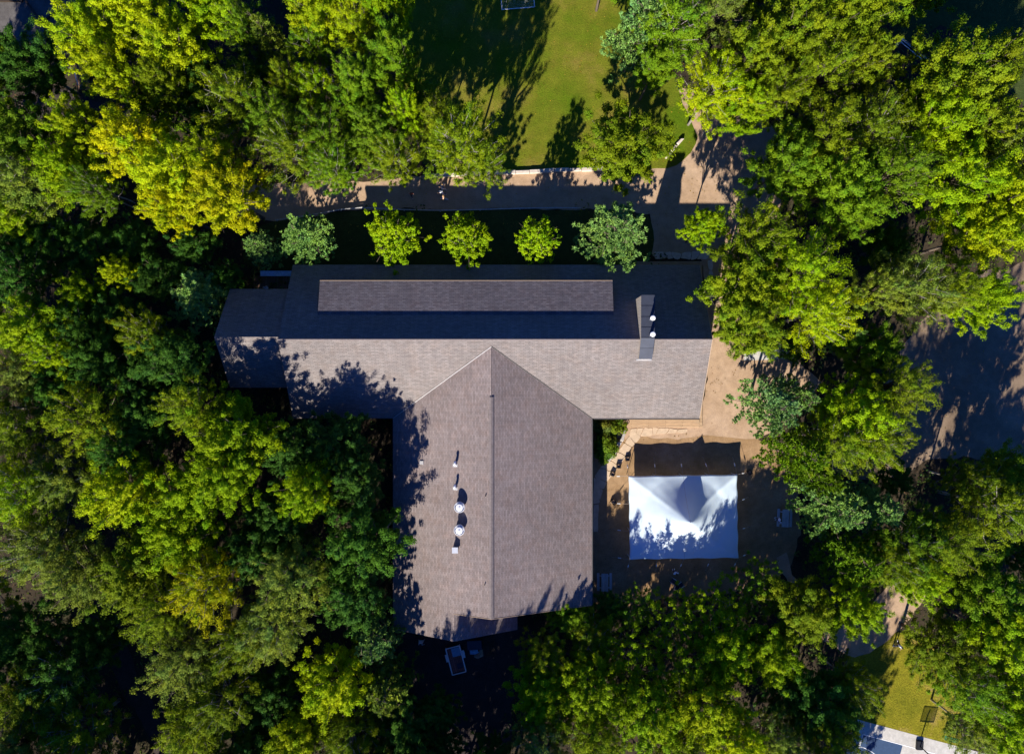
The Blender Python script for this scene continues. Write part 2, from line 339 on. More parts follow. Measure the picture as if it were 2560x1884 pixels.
seg_line(bm, (-0.03, -0.03), (16, -0.03), 0.07, 0.027); seg_line(bm, (0, 0.01), (0, 12), 0.07, 0.0265)
for k in range(14):
    t0, t1 = [math.radians(-90+90*(k+j)/14) for j in (0, 1)]
    seg_line(bm, (0.03+4.2*math.cos(t0), 5.5+4.2*math.sin(t0)), (0.03+4.2*math.cos(t1), 5.5+4.2*math.sin(t1)), 0.06, 0.0275+0.0003*k)
tag(obj('court_lines', bm, M['line']), kind='structure')
ZONES.append(np.array([tuple((CO+CU*u+CV*v)[:2]) for u, v in [(-1.2, -1.4), (18, -1.4), (18, 16), (-1.2, 16)]]))
ZONES.append(np.array([(-28.5, -2.0), (-28.5, 9.0), (-22, 9), (-22, 11.5), (21, 12.5), (21, -6), (8.4, -6), (8.4, -23.3), (0, -26), (-12.3, -26), (-12.3, -4.3), (-22.3, -4.3), (-22.3, -1.5)]))

def in_zone(x, y):
    res = np.zeros(len(x), bool)
    for z in ZONES:
        ins = np.zeros(len(x), bool); n = len(z)
        for i in range(n):
            x1, y1 = z[i]; x2, y2 = z[(i+1) % n]
            c = ((y1 > y) != (y2 > y)) & (x < (x2-x1)*(y-y1)/(y2-y1+1e-12)+x1); ins ^= c
        res |= ins
    return res

def stones(name, quads, z, m, h, kind='structure'):
    """irregular flat stones from lists of corner points"""
    bm = bmesh.new()
    for q in quads:
        c = sum(q, Vector((0, 0, 0)))/len(q); ring = []
        n = len(q)
        for i in range(n):
            a, b = q[i], q[(i+1) % n]
            for t in (0.12, 0.5, 0.88):
                p = a.lerp(b, t); v = mnoise.noise_vector(Vector((p.x*1.7, p.y*1.7, 4.2)))
                ring.append(Vector((p.x+v.x*0.15, p.y+v.y*0.15, 0)))
        ring = [c+(p-c)*0.93 for p in ring]
        hh = h*random.uniform(0.75, 1.2)
        top = [bm.verts.new((p.x, p.y, z+hh)) for p in ring]
        bot = [bm.verts.new((c.x+(p.x-c.x)*1.03, c.y+(p.y-c.y)*1.03, z-0.02)) for p in ring]
        bm.faces.new(top)
        for i in range(len(ring)):
            bm.faces.new((bot[i], bot[(i+1) % len(ring)], top[(i+1) % len(ring)], top[i]))
    bmesh.ops.recalc_face_normals(bm, faces=bm.faces)
    return tag(obj(name, bm, m), kind=kind)
def row_quads(pa, pb, n, rows=1):
    """quads between two polylines of survey pixels"""
    def at(line, t):
        f = t*(len(line)-1); i = min(int(f), len(line)-2); a, b = line[i], line[i+1]; u = f-i
        return P(a[0]+(b[0]-a[0])*u, a[1]+(b[1]-a[1])*u)
    out = []
    for r in range(rows):
        ts = [0]+sorted([min(0.98, max(0.02, (k+random.uniform(-0.28, 0.28))/n)) for k in range(1, n)])+[1]
        sh = [random.uniform(-0.06, 0.06) for _ in ts]
        for i in range(n):
            a, b = ts[i], ts[i+1]; r0, r1 = r/rows, (r+1)/rows
            f = lambda t, s, rr: at(pa, min(1, max(0, t))).lerp(at(pb, min(1, max(0, t+s))), rr)
            out.append([f(a, sh[i], r0), f(b, sh[i+1], r0), f(b, sh[i+1], r1), f(a, sh[i], r1)])
    return out
stones('flagstone_path', row_quads([(1576, 1070), (1640, 1068), (1720, 1072)], [(1572, 1094), (1640, 1086), (1716, 1080)], 7)
       + row_quads([(1580, 1072), (1560, 1110), (1530, 1145), (1490, 1192), (1482, 1230)], [(1604, 1092), (1575, 1125), (1548, 1165), (1520, 1200), (1500, 1250)], 8)
       + row_quads([(1520, 1150), (1486, 1180), (1482, 1240), (1482, 1330)], [(1530, 1140), (1500, 1200), (1499, 1240), (1496, 1330)], 5), 0.012, M['flag'], 0.035)
stones('flagstone_walk', row_quads([(1636, 628), (1700, 632), (1780, 626)], [(1638, 648), (1700, 648), (1768, 648)], 6)
       + row_quads([(1770, 650), (1772, 760)], [(1782, 650), (1782, 760)], 5), 0.012, M['stone_pale'], 0.035)

# undergrowth and scattered plants
def quad_cloud(name, c, nrm, size, leafv, clumpv, m, aspect=0.62, up=None):
    n = len(c)
    nrm = nrm/np.linalg.norm(nrm, axis=1, keepdims=True)
    if up is None: up = RNG.normal(size=(n, 3))
    a = up-nrm*np.sum(up*nrm, axis=1, keepdims=True); a /= np.linalg.norm(a, axis=1, keepdims=True)+1e-9
    b = np.cross(nrm, a); s = size[:, None]
    v = np.stack([c-a*s*0.5, c+b*s*0.5*aspect-a*s*0.05, c+a*s*0.5+nrm*s*0.08, c-b*s*0.5*aspect-a*s*0.05], axis=1).reshape(-1, 3)
    me = bpy.data.meshes.new(name); me.vertices.add(4*n); me.loops.add(4*n); me.polygons.add(n)
    me.vertices.foreach_set('co', v.astype(np.float32).ravel())
    me.loops.foreach_set('vertex_index', np.arange(4*n, dtype=np.int32))
    me.polygons.foreach_set('loop_start', np.arange(0, 4*n, 4, dtype=np.int32))
    me.polygons.foreach_set('loop_total', np.full(n, 4, dtype=np.int32))
    for nm, val in (('leaf', leafv), ('clump', clumpv)):
        at = me.attributes.new(nm, 'FLOAT', 'POINT'); at.data.foreach_set('value', np.repeat(val, 4).astype(np.float32))
    me.update(); me.validate()
    if m is not None: me.materials.append(m)
    return me
def undergrowth():
    n = 9000
    x = RNG.uniform(-66, 66, n); y = RNG.uniform(-50, 50, n); k = ~in_zone(x, y); x, y = x[k], y[k]; n = len(x)
    hgt = RNG.uniform(0.2, 1.6, n)*RNG.uniform(0.3, 1, n); rad = RNG.uniform(0.3, 0.9, n); per = 16
    c = np.stack([x, y, hgt], 1).repeat(per, 0); d = RNG.normal(size=(n*per, 3)); d /= np.linalg.norm(d, axis=1, keepdims=True); d[:, 2] = np.abs(d[:, 2])
    c = c + d*rad.repeat(per)[:, None]*np.array([1, 1, 0.5]); nr = d+np.array([0, 0, 1.0])+RNG.normal(size=d.shape)*0.4
    me = quad_cloud('undergrowth', c, nr, RNG.uniform(0.16, 0.34, n*per), RNG.random(n*per), RNG.random(n).repeat(per), M['leaf'])
    o = link('undergrowth', me); o.color = (0.075, 0.115, 0.025, 1); tag(o, kind='stuff')
undergrowth()
litter('fallen_leaves', M['leaf'], 2600, (-20, 22, 14, 42), (0.30, 0.20, 0.03), 0.03)
litter('fallen_leaves', M['leaf'], 900, (8.5, 24, -24, 1), (0.22, 0.14, 0.04), 0.03)
litter('fallen_leaves', M['leaf'], 900, (26, 50, -12, 12), (0.25, 0.17, 0.04), 0.03)

# ------------------------------------------------------------------ the lodge
def slab(name, pts, th, m, parent, u_dir):
    """a roof plane with thickness; UVs in metres, u along the eave"""
    pts = [Vector(p) for p in pts]; nrm = (pts[1]-pts[0]).cross(pts[2]-pts[0]).normalized()
    if nrm.z < 0: pts.reverse(); nrm = -nrm
    bm = bmesh.new(); top = [bm.verts.new(p) for p in pts]; bot = [bm.verts.new(p-Vector((0, 0, th))) for p in pts]
    bm.faces.new(top); bm.faces.new(list(reversed(bot)))
    for i in range(len(pts)): bm.faces.new((bot[i], bot[(i+1) % len(pts)], top[(i+1) % len(pts)], top[i]))
    uv = bm.loops.layers.uv.new('UVMap'); u = Vector(u_dir).normalized(); v = nrm.cross(u)
    for f in bm.faces:
        for l in f.loops: l[uv].uv = (l.vert.co.dot(u), l.vert.co.dot(v))
    return obj(name, bm, m, parent)
L = thing('lodge_building', 'long grey shingle roofed lodge with a gabled wing running to the south', 'building', (0, 0, 0))
RY, ZR, ZE = 3.52, 9.5, 4.35                                     # main ridge
X0, X1, YN, YS = -22.0, 18.8, 11.25, -4.15
pit = (ZR-ZE)/(YN-RY)
slab('roof', [(X0, RY, ZR), (X1, RY, ZR), (X1, YN, ZE), (X0, YN, ZE)], 0.25, M['shingle'], L, (1, 0, 0))
ps = (ZR-ZE)/(RY-YS)
slab('roof', [(X0, RY, ZR), (X0, YS, ZE), (X1, YS, ZE), (X1, RY, ZR)], 0.25, M['shingle'], L, (1, 0, 0))
WX, W0, W1, WZ, WS = -1.95, -11.95, 8.0, 9.05, -22.85             # the south wing
ya = RY-(ZR-WZ)/ps
slab('wing_roof', [(WX, ya, WZ+0.02), (WX, WS, WZ+0.02), (W0, WS, ZE+0.02), (W0, YS, ZE+0.02)], 0.25, M['shingle_w'], L, (0, 1, 0))
slab('wing_roof', [(WX, ya, WZ+0.02), (W1, YS, ZE+0.02), (W1, WS, ZE+0.02), (WX, WS, WZ+0.02)], 0.25, M['shingle_w'], L, (0, 1, 0))
# rear annex gable under the wing's west slope
px_ = -5.6; sw = (WZ-ZE)/(WX-W0); zx = ZE+sw*(px_-W0)
slab('annex_roof', [(px_, WS+0.002, zx), (px_, -25.55, zx), (W0, -25.3, ZE), (W0, WS+0.002, ZE)], 0.22, M['shingle_w'], L, (0, 1, 0))
slab('annex_roof', [(px_, -21.5, zx), (0.55, -21.5, zx-(0.55-px_)*sw), (0.55, -25.3, zx-(0.55-px_)*sw), (px_, -25.55, zx)], 0.22, M['shingle_w'], L, (0, 1, 0))
# west annex, slightly lower
AX, AZR = -28.1, 9.2; AE = 5.5
slab('annex_roof', [(AX, RY+0.25, AZR), (X0+0.3, RY+0.25, AZR), (X0+0.3, 8.7, AE), (AX+0.2, 8.7, AE)], 0.22, M['shingle'], L, (1, 0, 0))
slab('annex_roof', [(AX, RY+0.25, AZR), (AX+0.2, -1.05, AE), (X0+0.3, -1.05, AE), (X0+0.3, RY+0.25, AZR)], 0.22, M['shingle'], L, (1, 0, 0))
# ridge caps and valley flashing
bm = bmesh.new(); tube(bm, [(X0, RY, ZR+0.0), (X1, RY, ZR+0.0)], 0.09, 8); obj('ridge_cap', bm, M['ridge'], L)
y_v0 = P(0, 992, 9).y
bm = bmesh.new()
for s in (-1, 1):
    r = box(bm, (0, 0, 0), (0.22, y_v0-WS, 0.04)); bmesh.ops.transform(bm, matrix=Matrix.Translation((WX+s*0.095, (y_v0+WS)/2, WZ+0.055)) @ Matrix.Rotation(s*math.atan(sw), 4, 'Y'), verts=r)
obj('ridge_vent', bm, M['ridge'], L)
bm = bmesh.new(); tube(bm, [(WX, ya-0.2, WZ+0.01), (WX, y_v0, WZ+0.01)], 0.06, 6, flat=0.4); obj('ridge_cap', bm, M['ridge'], L)
bm = bmesh.new(); tube(bm, [(WX, ya, WZ+0.035), (W0, YS, ZE+0.035)], 0.05, 6, flat=0.5); obj('valley_flashing', bm, M['flash'], L)
bm = bmesh.new(); tube(bm, [(WX, ya, WZ+0.03), (W1, YS, ZE+0.03)], 0.06, 6, flat=0.5); obj('valley_flashing', bm, M['flash_d'], L)
# rake boards (pale trim) of the gable ends
def rake(name, a, b, m=M['trim'], t=0.05, h=0.24):
    a = Vector(a); b = Vector(b); d = (b-a); n = Vector((d.y, -d.x, 0)).normalized()*t
    bm = bmesh.new(); v = []
    for p in (a, b):
        for q in (Vector((0, 0, 0.03)), Vector((0, 0, -h))):
            v.append(bm.verts.new(p+q)); v.append(bm.verts.new(p+q+n))
    for f in ((0, 1, 3, 2), (4, 6, 7, 5), (0, 4, 5, 1), (2, 3, 7, 6), (0, 2, 6, 4), (1, 5, 7, 3)): bm.faces.new([v[i] for i in f])
    bmesh.ops.recalc_face_normals(bm, faces=bm.faces); obj(name, bm, m, L)
rake('rake_board', (px_, WS-0.003, zx+0.02), (WX, WS-0.003, WZ+0.02)); rake('rake_board', (WX, WS-0.003, WZ+0.02), (W1, WS-0.003, ZE+0.02))
rake('rake_board', (X1+0.003, YS, ZE), (X1+0.003, RY, ZR)); rake('rake_board', (X1+0.003, RY, ZR), (X1+0.003, YN, ZE))
rake('gutter', (W1+0.003, WS, ZE), (W1+0.003, YS, ZE), M['flash_d'], 0.1, 0.12)
rake('gutter', (W1+0.2, YS-0.003, ZE-0.01), (X1, YS-0.003, ZE-0.01), M['flash_d'], 0.1, 0.12)
# walls
def walls(name, pts, z0, z1, m=M['siding'], th=0.2):
    bm = bmesh.new(); n = len(pts)
    vb = [bm.verts.new((x, y, z0)) for x, y in pts]; vt = [bm.verts.new((x, y, z1)) for x, y in pts]
    for i in range(n): bm.faces.new((vb[i], vb[(i+1) % n], vt[(i+1) % n], vt[i]))
    bmesh.ops.recalc_face_normals(bm, faces=bm.faces); return obj(name, bm, m, L)
def gable(name, pts, m=M['siding']):
    bm = bmesh.new(); bm.faces.new([bm.verts.new(p) for p in pts]); return obj(name, bm, m, L)
walls('wall', [(-21.2, -3.2), (17.6, -3.2), (17.6, 10.3), (-21.2, 10.3)], 0.0, ZE+0.2)
walls('wall', [(-11.1, -21.9), (7.2, -21.9), (7.2, -3.1), (-11.1, -3.1)], 0.0, ZE+0.15)
walls('wall', [(-27.2, -0.2), (-21.0, -0.2), (-21.0, 7.7), (-27.2, 7.7)], 0.0, AE+0.3)
walls('wall', [(-11.1, -24.6), (-0.4, -24.6), (-0.4, -21.7), (-11.1, -21.7)], 0.0, ZE)
for xx in (17.602, -21.202): gable('gable_wall', [(xx, -3.2, ZE), (xx, 10.3, ZE), (xx, RY, ZR-0.3)])
gable('gable_wall', [(-11.1, -21.902, ZE), (7.2, -21.902, ZE), (WX, -21.902, WZ-0.3)])
gable('gable_wall', [(-11.1, -24.602, ZE-0.1), (-0.4, -24.602, ZE-0.1), (px_, -24.602, zx-0.3)])
gable('gable_wall', [(-27.202, -0.2, AE), (-27.202, 7.7, AE), (-27.202, RY+0.25, AZR-0.3)])
def window(x, y, z, wd, ht, face, door=False):
    """a window or door standing 3 cm proud of a wall; face is the wall's outward direction"""
    rz = {'S': 0, 'E': math.pi/2, 'N': math.pi, 'W': -math.pi/2}[face]
    bm = bmesh.new(); t = 0.09
    if door: box(bm, (0, 0, 0), (wd, 0.06, ht))
    else:
        box(bm, (0, 0, ht/2-t/2), (wd, 0.1, t)); box(bm, (0, 0, -ht/2+t/2), (wd+0.1, 0.14, t))
        for s in (-1, 1): box(bm, (s*(wd/2-t/2), 0, 0), (t, 0.1, ht-2*t))
        box(bm, (0, 0, 0), (0.05, 0.07, ht-2*t))
    f = obj('door' if door else 'window', bm, M['slate'] if door else M['wframe'], L); f.location = (x, y, z); f.rotation_euler = (0, 0, rz)
    bm = bmesh.new(); box(bm, (0, -0.01 if not door else -0.035, 0 if not door else ht*0.15), ((wd-2*t) if not door else wd*0.6, 0.02, (ht-2*t) if not door else ht*0.5)); obj('pane', bm, M['glass'], f)
    if door:
        bm = bmesh.new(); tube(bm, [(wd*0.38, -0.06, -0.15), (wd*0.38, -0.06, 0.1)], 0.02, 6); obj('handle', bm, M['steel'], f)
for x in (9.5, 11.5, 15.8): window(x, -3.25, 2.2, 1.5, 1.5, 'S')
window(13.6, -3.25, 1.65, 1.1, 2.1, 'S', True)
for y in (-1.0, 2.0, 8.0): window(17.65, y, 2.2, 1.5, 1.5, 'E')
window(17.65, 5.0, 1.65, 1.8, 2.1, 'E', True)
for x in (-18, -14, -10, -6, -2, 2, 6, 10, 14): window(x, 10.35, 2.3, 1.8, 1.6, 'N')
for y in (-20, -16, -12, -8): window(7.25, y, 2.2, 1.5, 1.4, 'E'); window(-11.15, y, 2.2, 1.5, 1.4, 'W')
window(3.5, -21.95, 2.2, 1.6, 1.4, 'S'); window(-3.0, -24.65, 1.15, 1.1, 2.1, 'S', True); window(-8, -24.65, 1.9, 1.4, 1.2, 'S')
# shed dormer on the north slope
def nroof(y): return ZR-pit*(y-RY)
DX0, DX1, DY0, DY1, DZ1 = -18.65, 9.75, 5.98, 9.32, 7.0
DZ0 = nroof(DY0)+0.03
D = obj('dormer', (lambda b: (box2(b, DX0+0.3, DX1-0.3, DY1-0.62, DY1-0.45, nroof(DY1-0.5)-0.2, DZ1-0.12), b)[1])(bmesh.new()), M['siding'], L)
slab('dormer_roof', [(DX0, DY0-0.05, DZ0), (DX1, DY0-0.05, DZ0), (DX1, DY1, DZ1), (DX0, DY1, DZ1)], 0.16, M['shingle_d'], D, (1, 0, 0))
for xx in (DX0+0.3, DX1-0.3):
    bm = bmesh.new(); bm.faces.new([bm.verts.new(p) for p in ((xx, DY0, DZ0-0.1), (xx, DY1-0.47, nroof(DY1-0.47)-0.1), (xx, DY1-0.47, DZ1-0.1))]); obj('dormer_cheek', bm, M['siding'], D)
for k in range(9):
    bm = bmesh.new(); xx = DX0+2.0+k*3.05; box(bm, (xx, DY1-0.44, 6.35), (1.7, 0.06, 0.7)); obj('dormer_window', bm, M['glass'], D)
bm = bmesh.new(); box2(bm, DX0, DX1, DY1+0.002, DY1+0.05, DZ1-0.15, DZ1+0.02); obj('fascia', bm, M['trim'], D)
# chimney chase with a bent slate metal top
CX0, CX1 = 12.02, 13.22
prof = [(7.55, 10.35), (RY+0.1, 10.3), (1.72, 8.95)]           # y, top z
bm = bmesh.new()
botz = lambda y: (nroof(y) if y > RY else ZR-ps*(RY-y))-0.25
for xx in (CX0, CX1):
    vs = [bm.verts.new((xx, y, z)) for y, z in prof]+[bm.verts.new((xx, y, botz(y))) for y, z in reversed(prof)]; bm.faces.new(vs)
bm.verts.ensure_lookup_table(); n = len(prof)*2
for i in range(n):
    j = (i+1) % n; bm.faces.new((bm.verts[i], bm.verts[j], bm.verts[n+j], bm.verts[n+i]))
bmesh.ops.recalc_face_normals(bm, faces=bm.faces)
CH = obj('chimney', bm, M['beige'], L)
bm = bmesh.new(); xc = (CX0+CX1)/2; wd = CX1-CX0+0.06
def panel(bm, y0, z0, y1, z1, lift):
    v = [bm.verts.new((xc+s*wd/2, y, z+l)) for l in (lift, lift-0.05) for (s, y, z) in ((-1, y0, z0), (1, y0, z0), (1, y1, z1), (-1, y1, z1))]
    for f in ((0, 1, 2, 3), (7, 6, 5, 4), (0, 4, 5, 1), (1, 5, 6, 2), (2, 6, 7, 3), (3, 7, 4, 0)): bm.faces.new([v[i] for i in f])
ys_ = [7.6, 6.6, 5.58, 4.6, 3.62, 2.67, 1.68]
zt = lambda y: 10.3+(y-3.62)*0.0126 if y >= 3.62 else 10.3-(3.62-y)*0.70
for i in range(6): panel(bm, ys_[i], zt(ys_[i])+0.04, ys_[i+1], zt(ys_[i+1])+(0.0 if i < 5 else 0.0)+0.0, 0.06)
bmesh.ops.recalc_face_normals(bm, faces=bm.faces); obj('metal_top', bm, M['slate'], CH)
bm = bmesh.new(); box2(bm, CX0-0.15, CX1+0.1, 1.55, 1.70, ZR-ps*(RY-1.6)-0.05, ZR-ps*(RY-1.6)+0.1); obj('flashing', bm, M['flash'], CH)
for (qx, qy) in ((1626, 797), (1626, 837)):
    c = P(qx, qy, 10.3); bm = bmesh.new()
    lathe(bm, [(0.15, -0.1), (0.15, 1.15), (0.16, 1.15), (0.16, 1.2)], 20, (c.x, c.y, 10.3)); f = obj('flue_pipe', bm, M['steel'], CH, True)
    bm = bmesh.new(); lathe(bm, [(0.22, 1.2), (0.24, 1.24), (0.24, 1.42), (0.19, 1.47), (0.05, 1.5)], 20, (c.x, c.y, 10.3)); obj('flue_cap', bm, M['white_metal'], f, False)
# roof furniture on the wing's west slope
def wroof(x): return WZ-sw*(WX-x)+0.02
for (qx, qy) in ((1149.5, 1265), (1149, 1322)):
    c = P(qx, qy, 7.9); z = wroof(c.x)
    bm = bmesh.new(); lathe(bm, [(0.42, -0.3), (0.42, 0.28), (0.40, 0.28), (0.36, 0.55), (0.50, 0.60), (0.53, 0.85), (0.50, 0.9), (0.46, 0.9), (0.43, 0.72), (0.3, 0.72)], 28, (c.x, c.y, z)); f = obj('roof_fan', bm, M['steel'], L, False)
    bm = bmesh.new(); lathe(bm, [(0.34, 0.70), (0.34, 0.98), (0.31, 1.03), (0.08, 1.08)], 28, (c.x, c.y, z)); obj('fan_cap', bm, M['white_metal'], f)
    bm = bmesh.new()
    bmesh.ops.create_circle(bm, segments=28, radius=0.1, cap_ends=True, matrix=Matrix.Translation((c.x, c.y, z+1.1))); obj('fan_hub', bm, M['steel'], f)
for (qx, qy) in ((1138, 1162), (1138, 1220)):
    c = P(qx, qy, 7.7); z = wroof(c.x)
    bm = bmesh.new(); tube(bm, [(c.x, c.y, z-0.2), (c.x, c.y, z+0.55), (c.x-0.02, c.y+0.1, z+0.72), (c.x, c.y+0.28, z+0.72), (c.x, c.y+0.36, z+0.55)], 0.13, 10)
    f = obj('gooseneck_vent', bm, M['steel'], L, True)
    bm = bmesh.new(); r = box(bm, (0, 0, 0), (0.5, 0.32, 0.03)); bmesh.ops.transform(bm, matrix=Matrix.Translation((c.x-0.02, c.y-0.05, z+0.03)) @ Matrix.Rotation(-math.atan(sw), 4, 'Y'), verts=r); obj('flashing', bm, M['flash'], f)
c = P(1138, 1373, 7.7); z = wroof(c.x); bm = bmesh.new(); box(bm, (c.x, c.y, z+0.2), (0.46, 0.42, 0.75)); box(bm, (c.x, c.y, z+0.62), (0.56, 0.56, 0.08)); obj('box_vent', bm, M['steel'], L)
c = P(1053, 1157, 6.2); z = wroof(c.x); bm = bmesh.new(); r = box(bm, (0, 0, 0), (0.42, 0.36, 0.1)); bmesh.ops.transform(bm, matrix=Matrix.Translation((c.x, c.y, z+0.05)) @ Matrix.Rotation(-math.atan(sw), 4, 'Y'), verts=r); obj('skylight', bm, M['flash'], L)
for (qx, qy) in ((1214, 1239), (1212, 1461)):
    c = P(qx, qy, 8.9); z = wroof(c.x); bm = bmesh.new(); lathe(bm, [(0.05, -0.1), (0.05, 0.2), (0.02, 0.22)], 8, (c.x, c.y, z)); obj('vent_pipe', bm, M['black'], L)
# timber deck wrapped round the east end, in three steps
bm = bmesh.new(); box2(bm, 11.9, 19.4, -4.6, 11.5, 0.0, 0.54); dk = obj('deck', bm, M['deck'], L)
bm = bmesh.new(); box2(bm, 11.9, 19.75, -4.95, 11.85, 0.0, 0.36); obj('step', bm, M['deck'], dk)
bm = bmesh.new(); box2(bm, 11.9, 20.1, -5.3, 12.2, 0.0, 0.18); obj('step', bm, M['deck'], dk)
# north-west porch: deck boards and a thin slate blue canopy
bm = bmesh.new(); a = P(636, 690); b = P(728, 730); box2(bm, a.x, b.x, b.y, a.y, 0.05, 0.3); obj('porch_deck', bm, M['deck_w'], L)
a = P(651, 677, 2.6); b = P(731, 690, 2.6); bm = bmesh.new(); box2(bm, a.x, b.x, b.y, a.y, 2.5, 2.62); cp = obj('porch_canopy', bm, M['blue_tarp'], L)
for x in (a.x+0.1, (a.x+b.x)/2, b.x-0.1):
    bm = bmesh.new(); box(bm, (x, (a.y+b.y)/2, 1.25), (0.1, 0.1, 2.5)); obj('post', bm, M['dark_wood'], cp)
# awning over the rear door area
def bucket(px, py, z, s, m, label):
    c = P(px, py, z); bm = bmesh.new(); lathe(bm, [(0.12*s, 0), (0.16*s, 0.32*s), (0.175*s, 0.33*s), (0.175*s, 0.36*s), (0.15*s, 0.36*s), (0.11*s, 0.05*s)], 16, (c.x, c.y, z))
    o = obj('bucket', bm, m, None, False); tag(o, label, 'bucket')
    return o
bucket(668, 720, 0.3, 1.0, M['white_metal'], 'pale round bucket on the dark porch boards at the lodge west end')
bucket(661, 719, 0.3, 0.6, M['white_metal'], 'tiny pale pot beside the bucket on the porch boards')

# ------------------------------------------------------------------ tent
TC = P(1709, 1292, 2.1); TH, TW, TE, TP = 5.6, 4.3, 2.1, 5.4     # half width, half depth, eave, peak
T = thing('white_tent', 'white peaked marquee tent with guy ropes in the dirt yard', 'tent', (TC.x, TC.y, 0), math.radians(0.8))
bm = bmesh.new(); n = 56; grid = []
for j in range(n+1):
    row = []
    for i in range(n+1):
        u = i/n*2-1; v = j/n*2-1; dm = max(abs(u), abs(v)); de = min(1, math.hypot(u*TH, v*TW)/TW)
        k = dm**1.5; d = dm*k+de*(1-k)*1.0; d = min(1.0, d); hipn = 1-abs(abs(u)-abs(v))/(dm+1e-6)
        z = TE+(TP-TE)*(0.72*(1-d)**1.75+0.28*(1-d)**1.1)
        z += 0.10*max(0, hipn)**8*(1-dm)*dm*4
        z -= 0.05*(1-math.cos(2*math.pi*(u if abs(v) > abs(u) else v)*2))*0.5*dm**6
        sx = u*TH; sy = v*TW
        if abs(v) > 0.999: sy *= 1-0.006*(1-math.cos(4*math.pi*u))
        if abs(u) > 0.999: sx *= 1-0.005*(1-math.cos(4*math.pi*v))
        z += 0.018*math.sin(sx*5.1+0.7*math.sin(sy*2.3))*(1-dm)*dm*3+0.02*mnoise.noise(Vector((sx*1.3, sy*1.3, 2.0)))
        row.append(bm.verts.new((sx, sy, z)))
    grid.append(row)
for j in range(n):
    for i in range(n): bm.faces.new((grid[j][i], grid[j][i+1], grid[j+1][i+1], grid[j+1][i]))
edge = [grid[0][i] for i in range(n+1)]+[grid[j][n] for j in range(1, n+1)]+[grid[n][i] for i in range(n-1, -1, -1)]+[grid[j][0] for j in range(n-1, 0, -1)]
low = [bm.verts.new(v.co+Vector((0, 0, -0.22))) for v in edge]
for i in range(len(edge)): bm.faces.new((edge[i], edge[(i+1) % len(edge)], low[(i+1) % len(edge)], low[i]))
bmesh.ops.recalc_face_normals(bm, faces=bm.faces); obj('canopy', bm, M['tent'], T, True)
bm = bmesh.new()
def tz(u, v):
    dm = max(abs(u), abs(v)); de = min(1, math.hypot(u*TH, v*TW)/TW); k = dm**1.5; d = min(1, dm*k+de*(1-k))
    return TE+(TP-TE)*(0.72*(1-d)**1.75+0.28*(1-d)**1.1)
for s in (-1, 1): tube(bm, [(0.02, s*TW*t, tz(0, s*t)+0.005) for t in np.linspace(0.02, 0.99, 24)], 0.018, 5)
obj('seam', bm, M['flash'], T)
bm = bmesh.new(); tube(bm, [(0, 0, 0), (0, 0, TP)], 0.06, 8); obj('pole', bm, M['steel'], T)
poles = [(u*TH, v*TW) for u, v in ((-1, -1), (-0.5, -1), (0, -1), (0.5, -1), (1, -1), (1, -0.33), (1, 0.33), (1, 1), (0.5, 1), (0, 1), (-0.5, 1), (-1, 1), (-1, 0.33), (-1, -0.33))]
for x, y in poles:
    bm = bmesh.new(); tube(bm, [(x*0.985, y*0.985, 0), (x*0.985, y*0.985, TE)], 0.035, 6); obj('pole', bm, M['steel'], T)
    for (dx, dy) in ([(math.copysign(1, x), 0), (0, math.copysign(1, y))] if abs(x) == TH and abs(y) == TW else [((math.copysign(1, x), 0) if abs(x) == TH else (0, math.copysign(1, y)))]):
        jx, jy = random.uniform(-0.3, 0.3), random.uniform(-0.3, 0.3); ln = 1.75
        a = Vector((x, y, TE-0.05)); b = Vector((x+dx*ln+jx*abs(dy), y+dy*ln+jy*abs(dx), 0.05))
        bm = bmesh.new(); tube(bm, [a, b], 0.014, 5); gr = obj('guy_rope', bm, M['rope'], T)
        q = a.lerp(b, 0.45); q2 = a.lerp(b, 0.6); bm = bmesh.new(); tube(bm, [q, q2], 0.05, 6); obj('ratchet', bm, M['white_metal'], gr)
        bm = bmesh.new(); tube(bm, [b+Vector((0, 0, 0.25)), b-Vector((0, 0, 0.1))], 0.025, 6); obj('stake', bm, M['black'], gr)

# ------------------------------------------------------------------ small things in the yard
def crate_proto():
    r = thing('ballast_crate', '', 'crate')
    bm = bmesh.new()
    for s in (-1, 1):
        box(bm, (s*0.2, 0, 0.19), (0.05, 0.45, 0.38)); box(bm, (0, s*0.2, 0.19), (0.35, 0.05, 0.38))
    obj('frame', bm, M['dark_wood'], r)
    bm = bmesh.new(); box(bm, (0, 0, 0.1), (0.34, 0.34, 0.2)); obj('filling', bm, M['card'], r); return r
cr = crate_proto()
for i, (x, y, rz, lab) in enumerate([(1568, 1146, 0.1, 'small dark timber crate nearest the shadow corner of the white tent'), (1546, 1164, 0.0, 'small dark timber crate on the flagstone edge between two other crates'),
                                     (1531, 1184, -0.5, 'small dark timber crate just west of the tent northwest corner'), (1533, 1253, 0.6, 'small dark timber crate beside the west side of the tent'),
                                     (1872, 1180, 0.4, 'small dark timber crate east of the tent northeast corner')]):
    o = cr if i == 0 else dup(cr); o.location = P(x, y); o.rotation_euler = (0, 0, rz); tag(o, lab, 'crate', 'dark crates round the tent')

